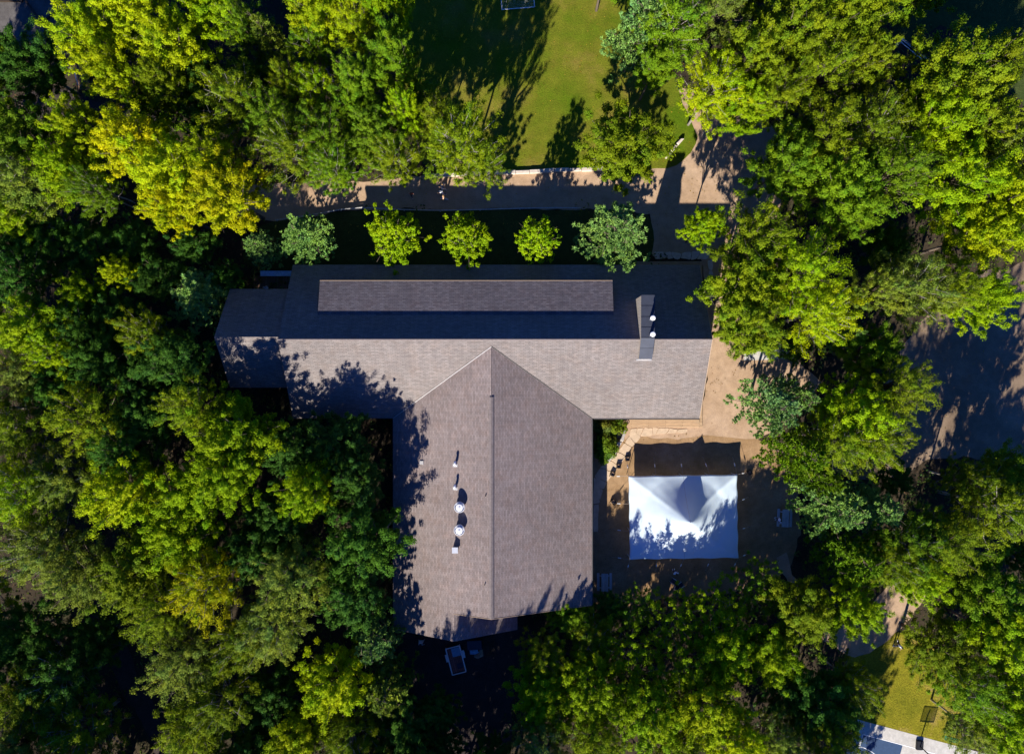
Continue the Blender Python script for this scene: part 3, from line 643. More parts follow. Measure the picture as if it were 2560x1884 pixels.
def picnic_proto():
    r = thing('picnic_table', '', 'picnic table')
    bm = bmesh.new()
    for k in range(5): box(bm, ((k-2)*0.145, 0, 0.74), (0.135, 1.85, 0.04))
    obj('tabletop', bm, M['grey_wood'], r)
    for s in (-1, 1):
        bm = bmesh.new(); box(bm, (s*0.66, 0, 0.45), (0.26, 1.85, 0.04)); obj('bench', bm, M['grey_wood'], r)
    for e in (-1, 1):
        bm = bmesh.new(); box(bm, (0, e*0.65, 0.42), (1.5, 0.05, 0.09)); box(bm, (0, e*0.65, 0.69), (0.72, 0.05, 0.09))
        tube(bm, [(-0.3, e*0.6, 0.70), (-0.62, e*0.6, 0.0)], 0.045, 4); tube(bm, [(0.3, e*0.6, 0.70), (0.62, e*0.6, 0.0)], 0.045, 4)
        obj('leg_frame', bm, M['grey_wood'], r)
    return r
pt = picnic_proto(); pt.location = P(1510, 1451); tag(pt, 'grey picnic table standing between the lodge wing and the tent', 'picnic table', 'picnic tables')
p2 = dup(pt); p2.location = P(1958, 1292); p2.rotation_euler = (0, 0, -0.05); tag(p2, 'weathered picnic table at the wood edge east of the tent', 'picnic table', 'picnic tables')

def chair_proto():
    r = thing('camp_chair', '', 'chair'); bm = bmesh.new()
    box(bm, (0, 0, 0.42), (0.48, 0.45, 0.04)); obj('seat', bm, M['slate'], r)
    bm = bmesh.new(); box(bm, (0, -0.23, 0.68), (0.48, 0.04, 0.45)); obj('backrest', bm, M['black'], r)
    for sx in (-1, 1):
        for sy in (-1, 1):
            bm = bmesh.new(); tube(bm, [(sx*0.24, sy*0.2, 0.62 if sy > 0 else 0.9), (sx*0.24, sy*0.22, 0)], 0.016, 6); obj('leg', bm, M['steel'], r)
        bm = bmesh.new(); box(bm, (sx*0.26, 0, 0.63), (0.06, 0.45, 0.03)); obj('armrest', bm, M['steel'], r)
    return r
ch = chair_proto()
for i, (x, y, rz, lab) in enumerate([(1681, 1449, 1.0, 'dark folding chair south of the tent, westernmost of three'), (1700, 1458, -0.9, 'dark folding chair south of the tent, easternmost of three'), (1690, 1466, 3.0, 'dark folding chair south of the tent, farthest from the tent')]):
    o = ch if i == 0 else dup(ch); o.location = P(x, y); o.rotation_euler = (0, 0, rz); tag(o, lab, 'chair', 'folding chairs south of the tent')

def rock(name, pts, label, m, h=0.45, cat='stone', group=None, flat=False):
    q = [P(x, y) for x, y in pts]; c = sum(q, Vector((0, 0, 0)))/len(q); bm = bmesh.new()
    base = [bm.verts.new((p.x, p.y, 0)) for p in q]; top = [bm.verts.new((c.x+(p.x-c.x)*0.9, c.y+(p.y-c.y)*0.9, h)) for p in q]
    bm.faces.new(top); bm.faces.new(list(reversed(base)))
    for i in range(len(q)): bm.faces.new((base[i], base[(i+1) % len(q)], top[(i+1) % len(q)], top[i]))
    bmesh.ops.recalc_face_normals(bm, faces=bm.faces)
    bmesh.ops.bevel(bm, geom=list(bm.edges), offset=0.05, segments=1, affect='EDGES')
    if not flat:
        bmesh.ops.subdivide_edges(bm, edges=list(bm.edges), cuts=2, use_grid_fill=True)
        for v in bm.verts: v.co += mnoise.noise_vector(v.co*2.2)*0.07
    return tag(obj(name, bm, m), label, cat, group)
rock('boulder', [(1556, 1072), (1564, 1071), (1563, 1084), (1556, 1104), (1547, 1103), (1554, 1086)], 'long narrow grey boulder edging the shrub bed by the flagstones', M['stone'], 0.5, 'boulder', 'boulders edging the shrub bed')
rock('boulder', [(1534, 1106), (1544, 1102), (1554, 1104), (1546, 1121), (1540, 1120), (1535, 1113)], 'blocky pale grey boulder between the long one and the smallest one', M['stone'], 0.55, 'boulder', 'boulders edging the shrub bed')
rock('boulder', [(1534, 1120), (1544, 1121), (1540, 1134), (1533, 1130)], 'small rounded grey boulder under the shrubs lower edge', M['stone'], 0.4, 'boulder', 'boulders edging the shrub bed')
rock('boulder', [(1522, 1134), (1530, 1132), (1535, 1139), (1524, 1154), (1514, 1150)], 'pale angular boulder at the south tip of the shrub bed', M['stone'], 0.4, 'boulder', 'boulders edging the shrub bed')
rock('stone_slab', [(1661, 394), (1672, 382), (1678, 386), (1665, 399)], 'cut stone slab by the dirt path, lowest of a row of three', M['stone_pale'], 0.4, 'stone slab', 'row of cut stone slabs', True)
rock('stone_slab', [(1674, 379), (1688, 363), (1693, 367), (1679, 383)], 'cut stone slab in the middle of the row of three', M['stone_pale'], 0.4, 'stone slab', 'row of cut stone slabs', True)
rock('stone_slab', [(1689, 360), (1701, 348), (1710, 348), (1694, 366)], 'cut stone slab at the upper end of the row of three', M['stone_pale'], 0.45, 'stone slab', 'row of cut stone slabs', True)
# retaining wall of cut stones
wt = thing('stone_wall', 'low pale cut stone wall along the south edge of the grass field', 'wall')
line = [(1070, 440), (1130, 438), (1200, 436), (1290, 432), (1350, 430), (1400, 427), (1490, 424), (1530, 424)]
bm = bmesh.new(); x = 1070.0
def wy(x):
    for (a, b), (c, d) in zip(line, line[1:]):
        if a <= x <= c: return b+(d-b)*(x-a)/(c-a)
    return line[-1][1]
while x < 1525:
    ln = random.uniform(22, 40); a = P(x, wy(x)); b = P(min(x+ln-0.8, 1530), wy(min(x+ln, 1530))); c = (a+b)/2; d = b-a
    vv = box(bm, (c.x, c.y+random.uniform(-0.04, 0.04), 0.2), (d.length, random.uniform(0.30, 0.40), random.uniform(0.36, 0.44)), math.atan2(d.y, d.x)); x += ln
bmesh.ops.bevel(bm, geom=list(bm.edges), offset=0.025, segments=1, affect='EDGES')
obj('stone_course', bm, M['stone_pale'], wt)
# rail edging the shaded lawn
rf = thing('rail_fence', 'low grey timber rail between the dirt path and the shaded lawn', 'fence')
line2 = [(690, 550), (745, 542), (798, 534), (850, 524), (905, 519), (1010, 524), (1100, 526), (1200, 524), (1300, 521), (1390, 519), (1450, 520)]
pts = [P(x, y, 0.45) for x, y in line2]
for i in range(len(pts)-1):
    bm = bmesh.new(); d = pts[i+1]-pts[i]; box(bm, tuple((pts[i]+pts[i+1])/2), (d.length-0.04, 0.1, 0.09), math.atan2(d.y, d.x)); obj('rail', bm, M['grey_wood'], rf)
for p in pts:
    bm = bmesh.new(); box(bm, (p.x, p.y, 0.25), (0.12, 0.12, 0.52)); obj('post', bm, M['grey_wood'], rf)

# goals
def goal_proto():
    r = thing('soccer_goal', '', 'soccer goal'); Wd, D_, Hh, t = 3.45, 1.5, 2.0, 0.045
    bm = bmesh.new(); tube(bm, [(0, 0, t), (Wd, 0, t)], t, 8); obj('ground_bar', bm, M['white_metal'], r)
    for x in (0, Wd):
        bm = bmesh.new(); tube(bm, [(x, 0, t), (x, D_, t)], t, 8); obj('side_bar', bm, M['white_metal'], r)
        bm = bmesh.new(); tube(bm, [(x, D_, 0), (x, D_, Hh)], t, 8); obj('goalpost', bm, M['white_metal'], r)
        bm = bmesh.new(); tube(bm, [(x, D_, Hh), (x, D_-0.5, Hh), (x, 0, t)], 0.025, 6); obj('net_stay', bm, M['white_metal'], r)
    bm = bmesh.new(); tube(bm, [(0, D_, Hh), (Wd, D_, Hh)], t, 8); obj('crossbar', bm, M['white_metal'], r)
    bm = bmesh.new()
    for k in range(24): x = Wd*(k+0.5)/24; tube(bm, [(x, D_-0.5, Hh), (x, 0, 0.05)], 0.004, 3)
    for k in range(12): u = (k+0.5)/12; tube(bm, [(0, (D_-0.5)*u, Hh*u), (Wd, (D_-0.5)*u, Hh*u)], 0.004, 3)
    obj('net', bm, M['white_metal'], r); return r
g1 = goal_proto(); a = P(1255, 25); b = P(1334, 18.5); g1.location = a; g1.rotation_euler = (0, 0, math.atan2(b.y-a.y, b.x-a.x)); tag(g1, 'white framed soccer goal at the top edge of the sunlit grass field', 'soccer goal', 'soccer goals')
g2 = dup(g1); a = P(2252, 98); g2.location = P(2252, 98); b = P(2274, 116)
g2.rotation_euler = (0, 0, math.atan2(b.y-a.y, b.x-a.x)); g2.scale = (1, -1, 1); tag(g2, 'white framed soccer goal half hidden in the dark clearing at upper right', 'soccer goal', 'soccer goals')

# basketball hoop beside the court
H = thing('basketball_hoop', 'dark basketball hoop with a smoked backboard at the court edge', 'basketball hoop', P(2297, 1862), math.radians(-4))
bm = bmesh.new(); box(bm, (0, 0.1, 0.15), (0.75, 1.0, 0.3)); bmesh.ops.bevel(bm, geom=list(bm.edges), offset=0.06, segments=2, affect='EDGES'); obj('base', bm, M['black'], H)
bm = bmesh.new(); tube(bm, [(0, 0, 0.2), (0, 0, 2.1), (0, -0.5, 2.75)], 0.06, 8); obj('pole', bm, M['black'], H)
bm = bmesh.new(); box(bm, (0, -0.55, 2.5), (1.4, 0.03, 0.95)); bb = obj('backboard', bm, M['acrylic'], H)
bm = bmesh.new()
for s in (-1, 1): box(bm, (s*0.71, -0.55, 2.5), (0.05, 0.06, 1.05)); box(bm, (0, -0.55, 2.5+s*0.5), (1.37, 0.06, 0.05))
obj('backboard_frame', bm, M['black'], bb)
bm = bmesh.new(); pr = [(0.225*math.cos(t), -0.83+0.225*math.sin(t), 2.25) for t in [2*math.pi*k/20 for k in range(21)]]; tube(bm, pr, 0.012, 6, cap=False); rim = obj('rim', bm, M['rust'], H)
bm = bmesh.new()
for k in range(10):
    t = 2*math.pi*k/10; tube(bm, [(0.22*math.cos(t), -0.83+0.22*math.sin(t), 2.24), (0.12*math.cos(t+0.3), -0.83+0.12*math.sin(t+0.3), 1.85)], 0.006, 4)
obj('net', bm, M['white_metal'], rim)
# green bench beside the court
GB = thing('park_bench', 'green slatted bench in the grass beside the court', 'bench', P(2373, 1843), math.radians(-15))
for k in range(2):
    bm = bmesh.new(); box(bm, (0, (k-0.5)*0.24, 0.44), (1.5, 0.18, 0.04)); obj('seat', bm, M['green'], GB)
bm = bmesh.new(); box(bm, (0, 0.3, 0.75), (1.5, 0.04, 0.25)); obj('backrest', bm, M['green'], GB)
for s in (-1, 1):
    bm = bmesh.new(); tube(bm, [(s*0.65, -0.2, 0), (s*0.65, -0.2, 0.44)], 0.025, 6); tube(bm, [(s*0.65, 0.2, 0), (s*0.65, 0.32, 0.85)], 0.025, 6); obj('leg', bm, M['steel'], GB)

# utility trailer behind the wing
c = P(1140, 1647, 0.6); tl = thing('utility_trailer', 'white framed utility trailer with red brown bed parked behind the lodge', 'trailer', (c.x, c.y, 0), math.radians(14.5))
bm = bmesh.new(); box(bm, (0, 0, 0.55), (1.42, 2.72, 0.06)); obj('bed', bm, M['rust'], tl)
bm = bmesh.new()
for s in (-1, 1):
    box(bm, (s*0.74, 0, 0.95), (0.08, 2.84, 0.07)); box(bm, (0, s*1.4, 0.92), (1.40, 0.08, 0.07)); box(bm, (s*0.74, 0, 0.6), (0.06, 2.84, 0.08))
    for t in (-1.35, -0.45, 0.45, 1.35): box(bm, (s*0.74, t, 0.77), (0.045, 0.05, 0.3))
obj('side_rail', bm, M['white_metal'], tl)
bm = bmesh.new(); box(bm, (0.2, 0.75, 0.62), (0.9, 0.9, 0.06)); obj('tarp', bm, M['blue_tarp'], tl)
bm = bmesh.new(); box(bm, (0.25, -0.75, 0.605), (0.6, 0.55, 0.05)); obj('panel', bm, M['slate'], tl)
for s in (-1, 1):
    bm = bmesh.new(); tube(bm, [(s*0.82, 0.35, 0.3), (s*0.99, 0.35, 0.3)], 0.3, 20); wv = obj('wheel', bm, M['black'], tl)
    bm = bmesh.new(); tube(bm, [(s*0.985, 0.35, 0.3), (s*1.0, 0.35, 0.3)], 0.16, 14); obj('rim', bm, M['steel'], wv)
    bm = bmesh.new(); box(bm, (s*0.91, 0.35, 0.66), (0.24, 0.8, 0.03)); obj('fender', bm, M['white_metal'], tl)
bm = bmesh.new(); tube(bm, [(-0.4, -1.4, 0.45), (0, -2.1, 0.45), (0.4, -1.4, 0.45)], 0.035, 6); obj('tongue', bm, M['black'], tl)
# clutter by the back wall
c = P(1186, 1612, 0.75); tb = thing('work_table', 'dark blue covered work table by the lodge back wall', 'table', (c.x, c.y, 0), 0.05)
bm = bmesh.new(); box(bm, (0, 0, 0.76), (1.5, 0.95, 0.05)); obj('tabletop', bm, M['slate'], tb)
for sx in (-1, 1):
    for sy in (-1, 1): bm = bmesh.new(); box(bm, (sx*0.68, sy*0.4, 0.365), (0.06, 0.06, 0.73)); obj('leg', bm, M['dark_wood'], tb)
def crumple(name, ps, z, m, label, cat):
    q = [P(x, y, z) for x, y in ps]; c = sum(q, Vector((0, 0, 0)))/len(q); bm = bmesh.new()
    vs = [bm.verts.new(p) for p in q]; f = bm.faces.new(vs); r = bmesh.ops.extrude_face_region(bm, geom=[f]); bmesh.ops.translate(bm, vec=(0, 0, 0.16), verts=[e for e in r['geom'] if isinstance(e, bmesh.types.BMVert)])
    bmesh.ops.triangulate(bm, faces=bm.faces[:]); bmesh.ops.subdivide_edges(bm, edges=list(bm.edges), cuts=3, use_grid_fill=True)
    for v in bm.verts: v.co += mnoise.noise_vector(v.co*3.0)*0.07
    bmesh.ops.recalc_face_normals(bm, faces=bm.faces); return tag(obj(name, bm, m), label, cat)
crumple('tarp_sheet', [(1174, 1624), (1182, 1624), (1192, 1620), (1198, 1630), (1188, 1634), (1176, 1633)], 0.1, M['blue_tarp'], 'crumpled pale blue sheet on the ground beside the trailer', 'sheet')
crumple('cardboard_pile', [(1186, 1636), (1198, 1631), (1199, 1622), (1207, 1622), (1208, 1638), (1196, 1644), (1186, 1642)], 0.08, M['card'], 'brown cardboard heap beside the pale blue sheet', 'cardboard')
st = thing('board_stack', 'stack of dark weathered boards by the lodge back wall', 'boards', P(1222, 1612), 0.08)
for k in range(5): bm = bmesh.new(); box(bm, ((k-2)*0.27, 0, 0.06+0.01*k), (0.2, 2.4, 0.1+0.02*k)); obj('board', bm, M['dark_wood'], st)
ld = thing('step_ladder', 'small pale blue step ladder under the rear eave', 'ladder', P(1054, 1600), 0.0)
for s in (-1, 1):
    bm = bmesh.new(); tube(bm, [(s*0.28, 0.1, 0), (s*0.18, -0.05, 1.1)], 0.03, 6); tube(bm, [(s*0.28, -0.4, 0), (s*0.18, -0.1, 1.1)], 0.03, 6); obj('side_rail', bm, M['white_metal'], ld)
for k in range(3): bm = bmesh.new(); box(bm, (0, 0.06-0.04*k, 0.28+0.28*k), (0.5-0.06*k, 0.1, 0.03)); obj('step', bm, M['white_metal'], ld)
# handrail and steps, upper left
hr = thing('handrail', 'bent white metal handrail beside wooden steps in the upper left woods', 'handrail')
pp = [P(172, 170, 0.95), P(184, 172, 0.95), P(190, 195, 0.95), P(195, 212, 0.7)]
bm = bmesh.new(); tube(bm, pp, 0.04, 8); obj('rail', bm, M['white_metal'], hr)
for p in (pp[0], pp[1], pp[3]): bm = bmesh.new(); tube(bm, [(p.x, p.y, 0), tuple(p)], 0.03, 6); obj('post', bm, M['white_metal'], hr)
ws = thing('wooden_steps', 'brown wooden steps beside the white handrail in the upper left woods', 'steps', P(213, 205))
for k in range(6): bm = bmesh.new(); box(bm, (0, 0.9-0.32*k, 0.5-0.08*k), (1.25, 0.3, 0.08)); obj('step', bm, M['deck_w'], ws)
bm = bmesh.new(); box(bm, (0, 1.9, 0.28), (1.25, 1.6, 0.55)); obj('landing', bm, M['deck_w'], ws)
for (a, b, lab) in (((60, -4), (103, 55), 'long dark bar lying on the grey pavement at the top left corner'), ((152, 22), (113, 52), 'short dark bar slanting beside the long one at the top left corner'), ((-6, 4), (58, 4), 'dark bar along the top edge of the grey pavement')):
    a, b = P(*a), P(*b); d = b-a; bm = bmesh.new(); box(bm, tuple((a+b)/2+Vector((0, 0, 0.12))), (d.length, 0.2, 0.22), math.atan2(d.y, d.x)); bmesh.ops.bevel(bm, geom=list(bm.edges), offset=0.02, segments=1, affect='EDGES')
    tag(obj('dark_bar', bm, M['dark_wood']), lab, 'beam', 'dark bars on the pavement')  # dark lines on the pavement, built as raised bars
bm = bmesh.new(); tube(bm, [P(281, 486, 2.5), P(292, 490, 2.2), P(312, 496, 1.8), P(328, 502, 1.4), P(338, 508, 1.0)], [0.05, 0.07, 0.08, 0.07, 0.05], 7)
tube(bm, [P(292, 490, 2.2), P(284, 484, 2.7)], [0.04, 0.02], 5); tag(obj('fallen_branch', bm, M['bark_pale']), 'pale bare fallen branch leaning in dark undergrowth at left', 'branch')

# ------------------------------------------------------------------ people
SK = simple('skin', (0.42, 0.25, 0.17), 0.6, var=0.05)
HAIR = {'dark': simple('dark_hair', (0.02, 0.014, 0.01), 0.6), 'fair': simple('fair_hair', (0.30, 0.19, 0.08), 0.6), 'brown': simple('brown_hair', (0.07, 0.04, 0.02), 0.6)}
def cloth(c): return simple('cloth', c, 0.85, var=0.08, scale=10)
def remesh(o, v=0.014):
    m = o.modifiers.new('union', 'REMESH'); m.mode = 'VOXEL'; m.voxel_size = v; m.use_smooth_shade = True
def person(px, py, rz, label, shirt, legs, hair, pose='stand', h=1.72, bag=None, long_hair=False):
    s = h/1.72; loc = P(px, py, 0.0 if pose != 'sit' else 0)
    r = thing('person', label, 'person', (loc.x, loc.y, 0.015), rz); r.scale = (s, s, s)
    sw_ = 0.0 if pose == 'stand' else (0.24 if pose == 'walk' else 0)
    hipz = 0.92; J = {}
    for sd_, sg in (('l', -1), ('r', 1)):
        f = sw_*sg
        J['hip'+sd_] = Vector((sg*0.09, 0, hipz)); J['kn'+sd_] = Vector((sg*0.1, f*0.8+0.03, 0.5)); J['an'+sd_] = Vector((sg*0.105, f*1.1-(0.12 if f < 0 else 0), 0.09+(0.05 if f < 0 else 0)))
        J['sh'+sd_] = Vector((sg*0.18, 0, 1.40)); J['el'+sd_] = Vector((sg*0.25, -f*0.5-0.03, 1.12)); J['wr'+sd_] = Vector((sg*0.25, -f*0.9+0.10, 0.90))
        if pose == 'sit': J['kn'+sd_] = Vector((sg*0.14, 0.42, hipz+0.02)); J['an'+sd_] = Vector((sg*0.14, 0.40, hipz-0.41)); J['el'+sd_] = Vector((sg*0.26, 0.12, 1.14)); J['wr'+sd_] = Vector((sg*0.14, 0.34, 1.04))
    body = bmesh.new(); ball(body, (0, 0.015, 1.61), 0.1, 0.82, 1.0, 1.18); tube(body, [(0, 0, 1.38), (0, 0.01, 1.53)], 0.055, 10)
    tube(body, [(0, 0, 0.9), (0, 0, 1.1), (0, 0, 1.3), (0, 0, 1.43)], [0.13, 0.115, 0.15, 0.08], 14, flat=0.7)
    ball(body, (0, 0.115, 1.60), 0.018, 0.8, 1.2, 1.6, 1)                              # nose
    tube(body, [(-0.025, 0.104, 1.555), (0.025, 0.104, 1.555)], 0.008, 6)              # mouth
    for sg in (-1, 1):
        ball(body, (sg*0.084, 0.0, 1.60), 0.025, 0.5, 0.8, 1.3, 1); ball(body, (sg*0.033, 0.098, 1.628), 0.012, 1.2, 0.8, 0.8, 1)
    for q in 'lr':
        sg = -1 if q == 'l' else 1
        tube(body, [J['hip'+q], J['hip'+q].lerp(J['kn'+q], 0.5), J['kn'+q], J['kn'+q].lerp(J['an'+q], 0.35), J['an'+q]], [0.085, 0.078, 0.055, 0.056, 0.036], 12)
        tube(body, [J['an'+q]+Vector((0, -0.05, -0.05)), J['an'+q]+Vector((0, 0.15, -0.055))], [0.035, 0.035], 8)
        tube(body, [J['sh'+q]+Vector((-sg*0.06, 0, 0)), J['sh'+q], J['el'+q], J['wr'+q]], [0.05, 0.05, 0.037, 0.026], 10)
        d = (J['wr'+q]-J['el'+q]).normalized(); wrp = J['wr'+q]; palm = wrp+d*0.085; side = d.cross(Vector((sg, 0, 0))).normalized()
        tube(body, [wrp, wrp+d*0.04, palm], [0.026, 0.038, 0.036], 8, flat=0.6)
        for k, ln in enumerate((0.062, 0.075, 0.082, 0.07)):
            b0 = palm+side*(0.028-0.0187*k)-d*0.01; b1 = b0+d*ln*0.55+Vector((-sg*0.006, 0, 0)); b2 = b0+d*ln*0.9+Vector((-sg*0.028, 0, 0))
            tube(body, [b0, b1, b2], [0.0095, 0.009, 0.0075], 6)
        tube(body, [wrp+d*0.03+side*0.03, wrp+d*0.06+side*0.055, wrp+d*0.10+side*0.058], [0.012, 0.011, 0.009], 6)
    bo = obj('body', body, SK, r, True); remesh(bo, 0.012)
    b = bmesh.new(); tube(b, [(0, 0, 0.93), (0, 0, 1.1), (0, 0, 1.3), (0, 0, 1.42), (0, 0, 1.46)], [0.158, 0.14, 0.17, 0.12, 0.07], 16, flat=0.74)
    for q in 'lr': tube(b, [J['sh'+q]+Vector((-0.08 if q == 'r' else 0.08, 0, 0.0)), J['sh'+q], J['sh'+q].lerp(J['el'+q], 0.8)], [0.075, 0.07, 0.062], 12)
    remesh(obj('shirt', b, shirt, r, True), 0.02)
    b = bmesh.new(); tube(b, [(0, 0, 0.84), (0, 0, 1.0)], [0.15, 0.15], 16, flat=0.76)
    for q in 'lr': tube(b, [J['hip'+q], J['kn'+q], J['kn'+q].lerp(J['an'+q], 0.85)], [0.1, 0.075, 0.06], 12)
    remesh(obj('trousers', b, legs, r, True), 0.02)
    b = bmesh.new(); ball(b, (0, -0.012, 1.645), 0.108, 0.9, 1.0, 0.98)
    if long_hair: ball(b, (0, -0.08, 1.52), 0.075, 1.0, 0.6, 1.7)
    bmesh.ops.delete(b, geom=[v for v in b.verts if v.co.y > 0.06 and v.co.z < 1.655], context='VERTS'); obj('hair', b, HAIR[hair], r, True)
    for q in 'lr':
        b = bmesh.new(); a = J['an'+q]; tube(b, [a+Vector((0, -0.07, -0.045)), a+Vector((0, 0.05, -0.04)), a+Vector((0, 0.19, -0.055))], [0.043, 0.048, 0.036], 10, flat=0.9); obj('shoe', b, M['white_metal'], r, True)
    if pose == 'sit': r.location.z = -(hipz-0.56)*s
    return r
person(1031, 489, 0.4, 'small person in an orange red top walking alone on the shaded path', cloth((0.45, 0.10, 0.05)), cloth((0.03, 0.03, 0.05)), 'brown', 'walk', 1.35)
person(1106, 483, 1.4, 'person in a bright white shirt on the path, middle of three', cloth((0.82, 0.82, 0.86)), cloth((0.04, 0.05, 0.12)), 'dark', 'walk', 1.75)
person(1109, 470, 1.2, 'person in a pale pink top beside the white shirted person', cloth((0.55, 0.36, 0.38)), cloth((0.05, 0.05, 0.08)), 'fair', 'walk', 1.62, long_hair=True)
person(1111, 498, 1.7, 'person in a peach top on the path, southernmost of three', cloth((0.62, 0.36, 0.24)), cloth((0.45, 0.5, 0.6)), 'fair', 'walk', 1.6, long_hair=True)
person(1940, 1295, 1.9, 'person in a white shirt standing beside the eastern picnic table', cloth((0.75, 0.78, 0.88)), cloth((0.02, 0.025, 0.06)), 'dark', 'stand', 1.7)
person(1684, 1425, 0.2, 'person in a pale blue shirt standing south of the tent', cloth((0.55, 0.68, 0.85)), cloth((0.03, 0.03, 0.06)), 'dark', 'stand', 1.7)
person(2238, 1606, 2.8, 'person in a white shirt on the grass near the woodland path', cloth((0.78, 0.8, 0.84)), cloth((0.05, 0.05, 0.07)), 'dark', 'walk', 1.72)

# ------------------------------------------------------------------ trees
def fib_dirs(n, zmin, rng):
    out = []
    for k in range(n):
        z = zmin+(1-zmin)*(k+0.5)/n; a = k*2.399963+rng.uniform(-0.25, 0.25); z = min(0.99, max(zmin, z+rng.uniform(-0.05, 0.05)))
        out.append(np.array([math.cos(a)*math.sqrt(1-z*z), math.sin(a)*math.sqrt(1-z*z), z]))
    return out
def broad_proto(seed, K=34, per=6, leaves=70, lsize=(0.22, 0.36), crad=(0.5, 0.85), R=4.5, cz=9.6, rup=5.0, rdn=5.6, gap=0.0, rag=0.2, name='broadleaf'):
    rng = np.random.default_rng(seed); cs = []; rs = []; cv = []; limbs = []; dirs = []
    for d in fib_dirs(K, -0.35, rng):
        if rng.random() < gap: continue
        lob = 1.0-rag+2*rag*rng.random(); tip = np.array([d[0]*R*lob, d[1]*R*lob, cz+d[2]*(rup if d[2] > 0 else rdn)*(lob*0.5+0.5)])
        base = np.array([rng.uniform(-0.2, 0.2), rng.uniform(-0.2, 0.2), cz-rdn*0.7+max(0, d[2])*rup*0.75]); limbs.append((base, tip))
        lobv = rng.random()
        for j in range(per):
            t = 0.42+0.58*(j+rng.uniform(0, 1))/per; p = base+(tip-base)*t; lat = rng.normal(size=3)*np.array([0.62, 0.62, 0.36])*(1.15-0.5*t)
            cs.append(p+lat); dirs.append((tip-base)/np.linalg.norm(tip-base)); rs.append(rng.uniform(*crad)*(1.1-0.35*t)); cv.append(0.6*lobv+0.4*rng.random())
    cs = np.array(cs); rs = np.array(rs); cv = np.array(cv); n = len(cs)
    d = rng.normal(size=(n*leaves, 3)); d /= np.linalg.norm(d, axis=1, keepdims=True); out = cs-np.array([0, 0, cz-1.0]); out /= np.linalg.norm(out, axis=1, keepdims=True)
    o_ = out.repeat(leaves, 0); flip = np.sum(d*(o_+np.array([0, 0, 0.6])), axis=1) < -0.1; d[flip] *= -1
    ax = np.array(dirs); c = cs.repeat(leaves, 0)+d*rs.repeat(leaves)[:, None]*np.array([1, 1, 0.6])*np.abs(rng.normal(0.72, 0.34, (n*leaves, 1)))+ax.repeat(leaves, 0)*rs.repeat(leaves)[:, None]*rng.uniform(-0.9, 1.0, (n*leaves, 1))
    nr = d*0.7+o_*0.35+np.array([0, 0, 0.75])+rng.normal(size=d.shape)*0.42
    me = quad_cloud('crown_'+name, c, nr, rng.uniform(*lsize, n*leaves), rng.random(n*leaves), cv.repeat(leaves), None, 0.8)
    return me, limbs
def trunk_mesh(limbs, top, seed, r0=0.24, name='trunk', every=2):
    rng = np.random.default_rng(seed); bm = bmesh.new()
    pts = [(rng.uniform(-0.12, 0.12)*k*0.3, rng.uniform(-0.12, 0.12)*k*0.3, top*k/6) for k in range(7)]; pts[0] = (0, 0, -0.3)
    tube(bm, pts, [r0*(1.25 if k == 0 else 1-0.14*k) for k in range(7)], 8)
    for b_, t_ in limbs[::every]:
        b_ = Vector(b_); t_ = Vector(t_); m_ = b_.lerp(t_, 0.5)+Vector(rng.normal(size=3)*0.25)
        b0 = Vector((0, 0, max(2.0, b_.z-1.0)))
        tube(bm, [b0, b_.lerp(m_, 0.4), m_, t_.lerp(m_, 0.1)], [r0*0.45, r0*0.32, r0*0.2, 0.02], 5)
        for _ in range(2):
            q = m_.lerp(t_, rng.uniform(0, 0.6)); tube(bm, [q, q+Vector(rng.normal(size=3)*0.6)+Vector((0, 0, 0.3))], [0.035, 0.01], 4)
    me = bpy.data.meshes.new(name); bm.to_mesh(me); bm.free()
    for p in me.polygons: p.use_smooth = True
    return me
def pine_proto(seed, R=3.6, Hh=14.0, z0=3.0, layers=9):
    rng = np.random.default_rng(seed); C_ = []; A_ = []; cv = []; limbs = []
    for L_ in range(layers):
        f = L_/(layers-1); z = z0+(Hh-z0)*f**0.9; rr = R*(1-f)**0.75+0.35; nb = 8 if f < 0.8 else 5; off = rng.uniform(0, 6.28)
        for k in range(nb):
            a = off+2*math.pi*k/nb+rng.uniform(-0.25, 0.25); ln = rr*rng.uniform(0.72, 1.12); rise = 0.25+0.5*f
            tip = np.array([math.cos(a)*ln, math.sin(a)*ln, z+ln*rise]); base = np.array([0, 0, z]); limbs.append((base, tip)); lv = rng.random()
            side = np.array([-math.sin(a), math.cos(a), 0])
            for j in range(int(5+ln*4)):
                t = rng.uniform(0.25, 1.0); p = base+(tip-base)*t+side*rng.normal()*0.34*(1.25-t)*ln*0.5+np.array([0, 0, rng.uniform(-0.1, 0.15)])
                dirb = (tip-base)/np.linalg.norm(tip-base)+side*rng.normal()*0.6+np.array([0, 0, 0.35]); dirb /= np.linalg.norm(dirb)
                m_ = 18; dd = dirb+rng.normal(size=(m_, 3))*0.55; dd /= np.linalg.norm(dd, axis=1, keepdims=True)
                C_.append(p+dd*0.16); A_.append(dd); cv.append(np.full(m_, 0.5*lv+0.5*rng.random()))
    C_ = np.concatenate(C_); A_ = np.concatenate(A_); cv = np.concatenate(cv); n = len(C_); nr = rng.normal(size=(n, 3))*0.5+np.array([0, 0, 1.0])
    nr -= A_*np.sum(nr*A_, axis=1, keepdims=True)
    return quad_cloud('crown_pine', C_, nr, rng.uniform(0.3, 0.5, n), rng.random(n), cv, None, 0.26, up=A_), limbs
PROTO = {'m': [], 'f': [], 'p': [], 's': [], 'g': []}
def reg(key, crown, limbs, top, seed, bark, r0=0.24, every=2):
    PROTO[key].append((crown, trunk_mesh(limbs, top, seed, r0, 'trunk', every)))
    crown.materials.append(M['needle'] if key == 'p' else M['leaf']); PROTO[key][-1][1].materials.append(bark)
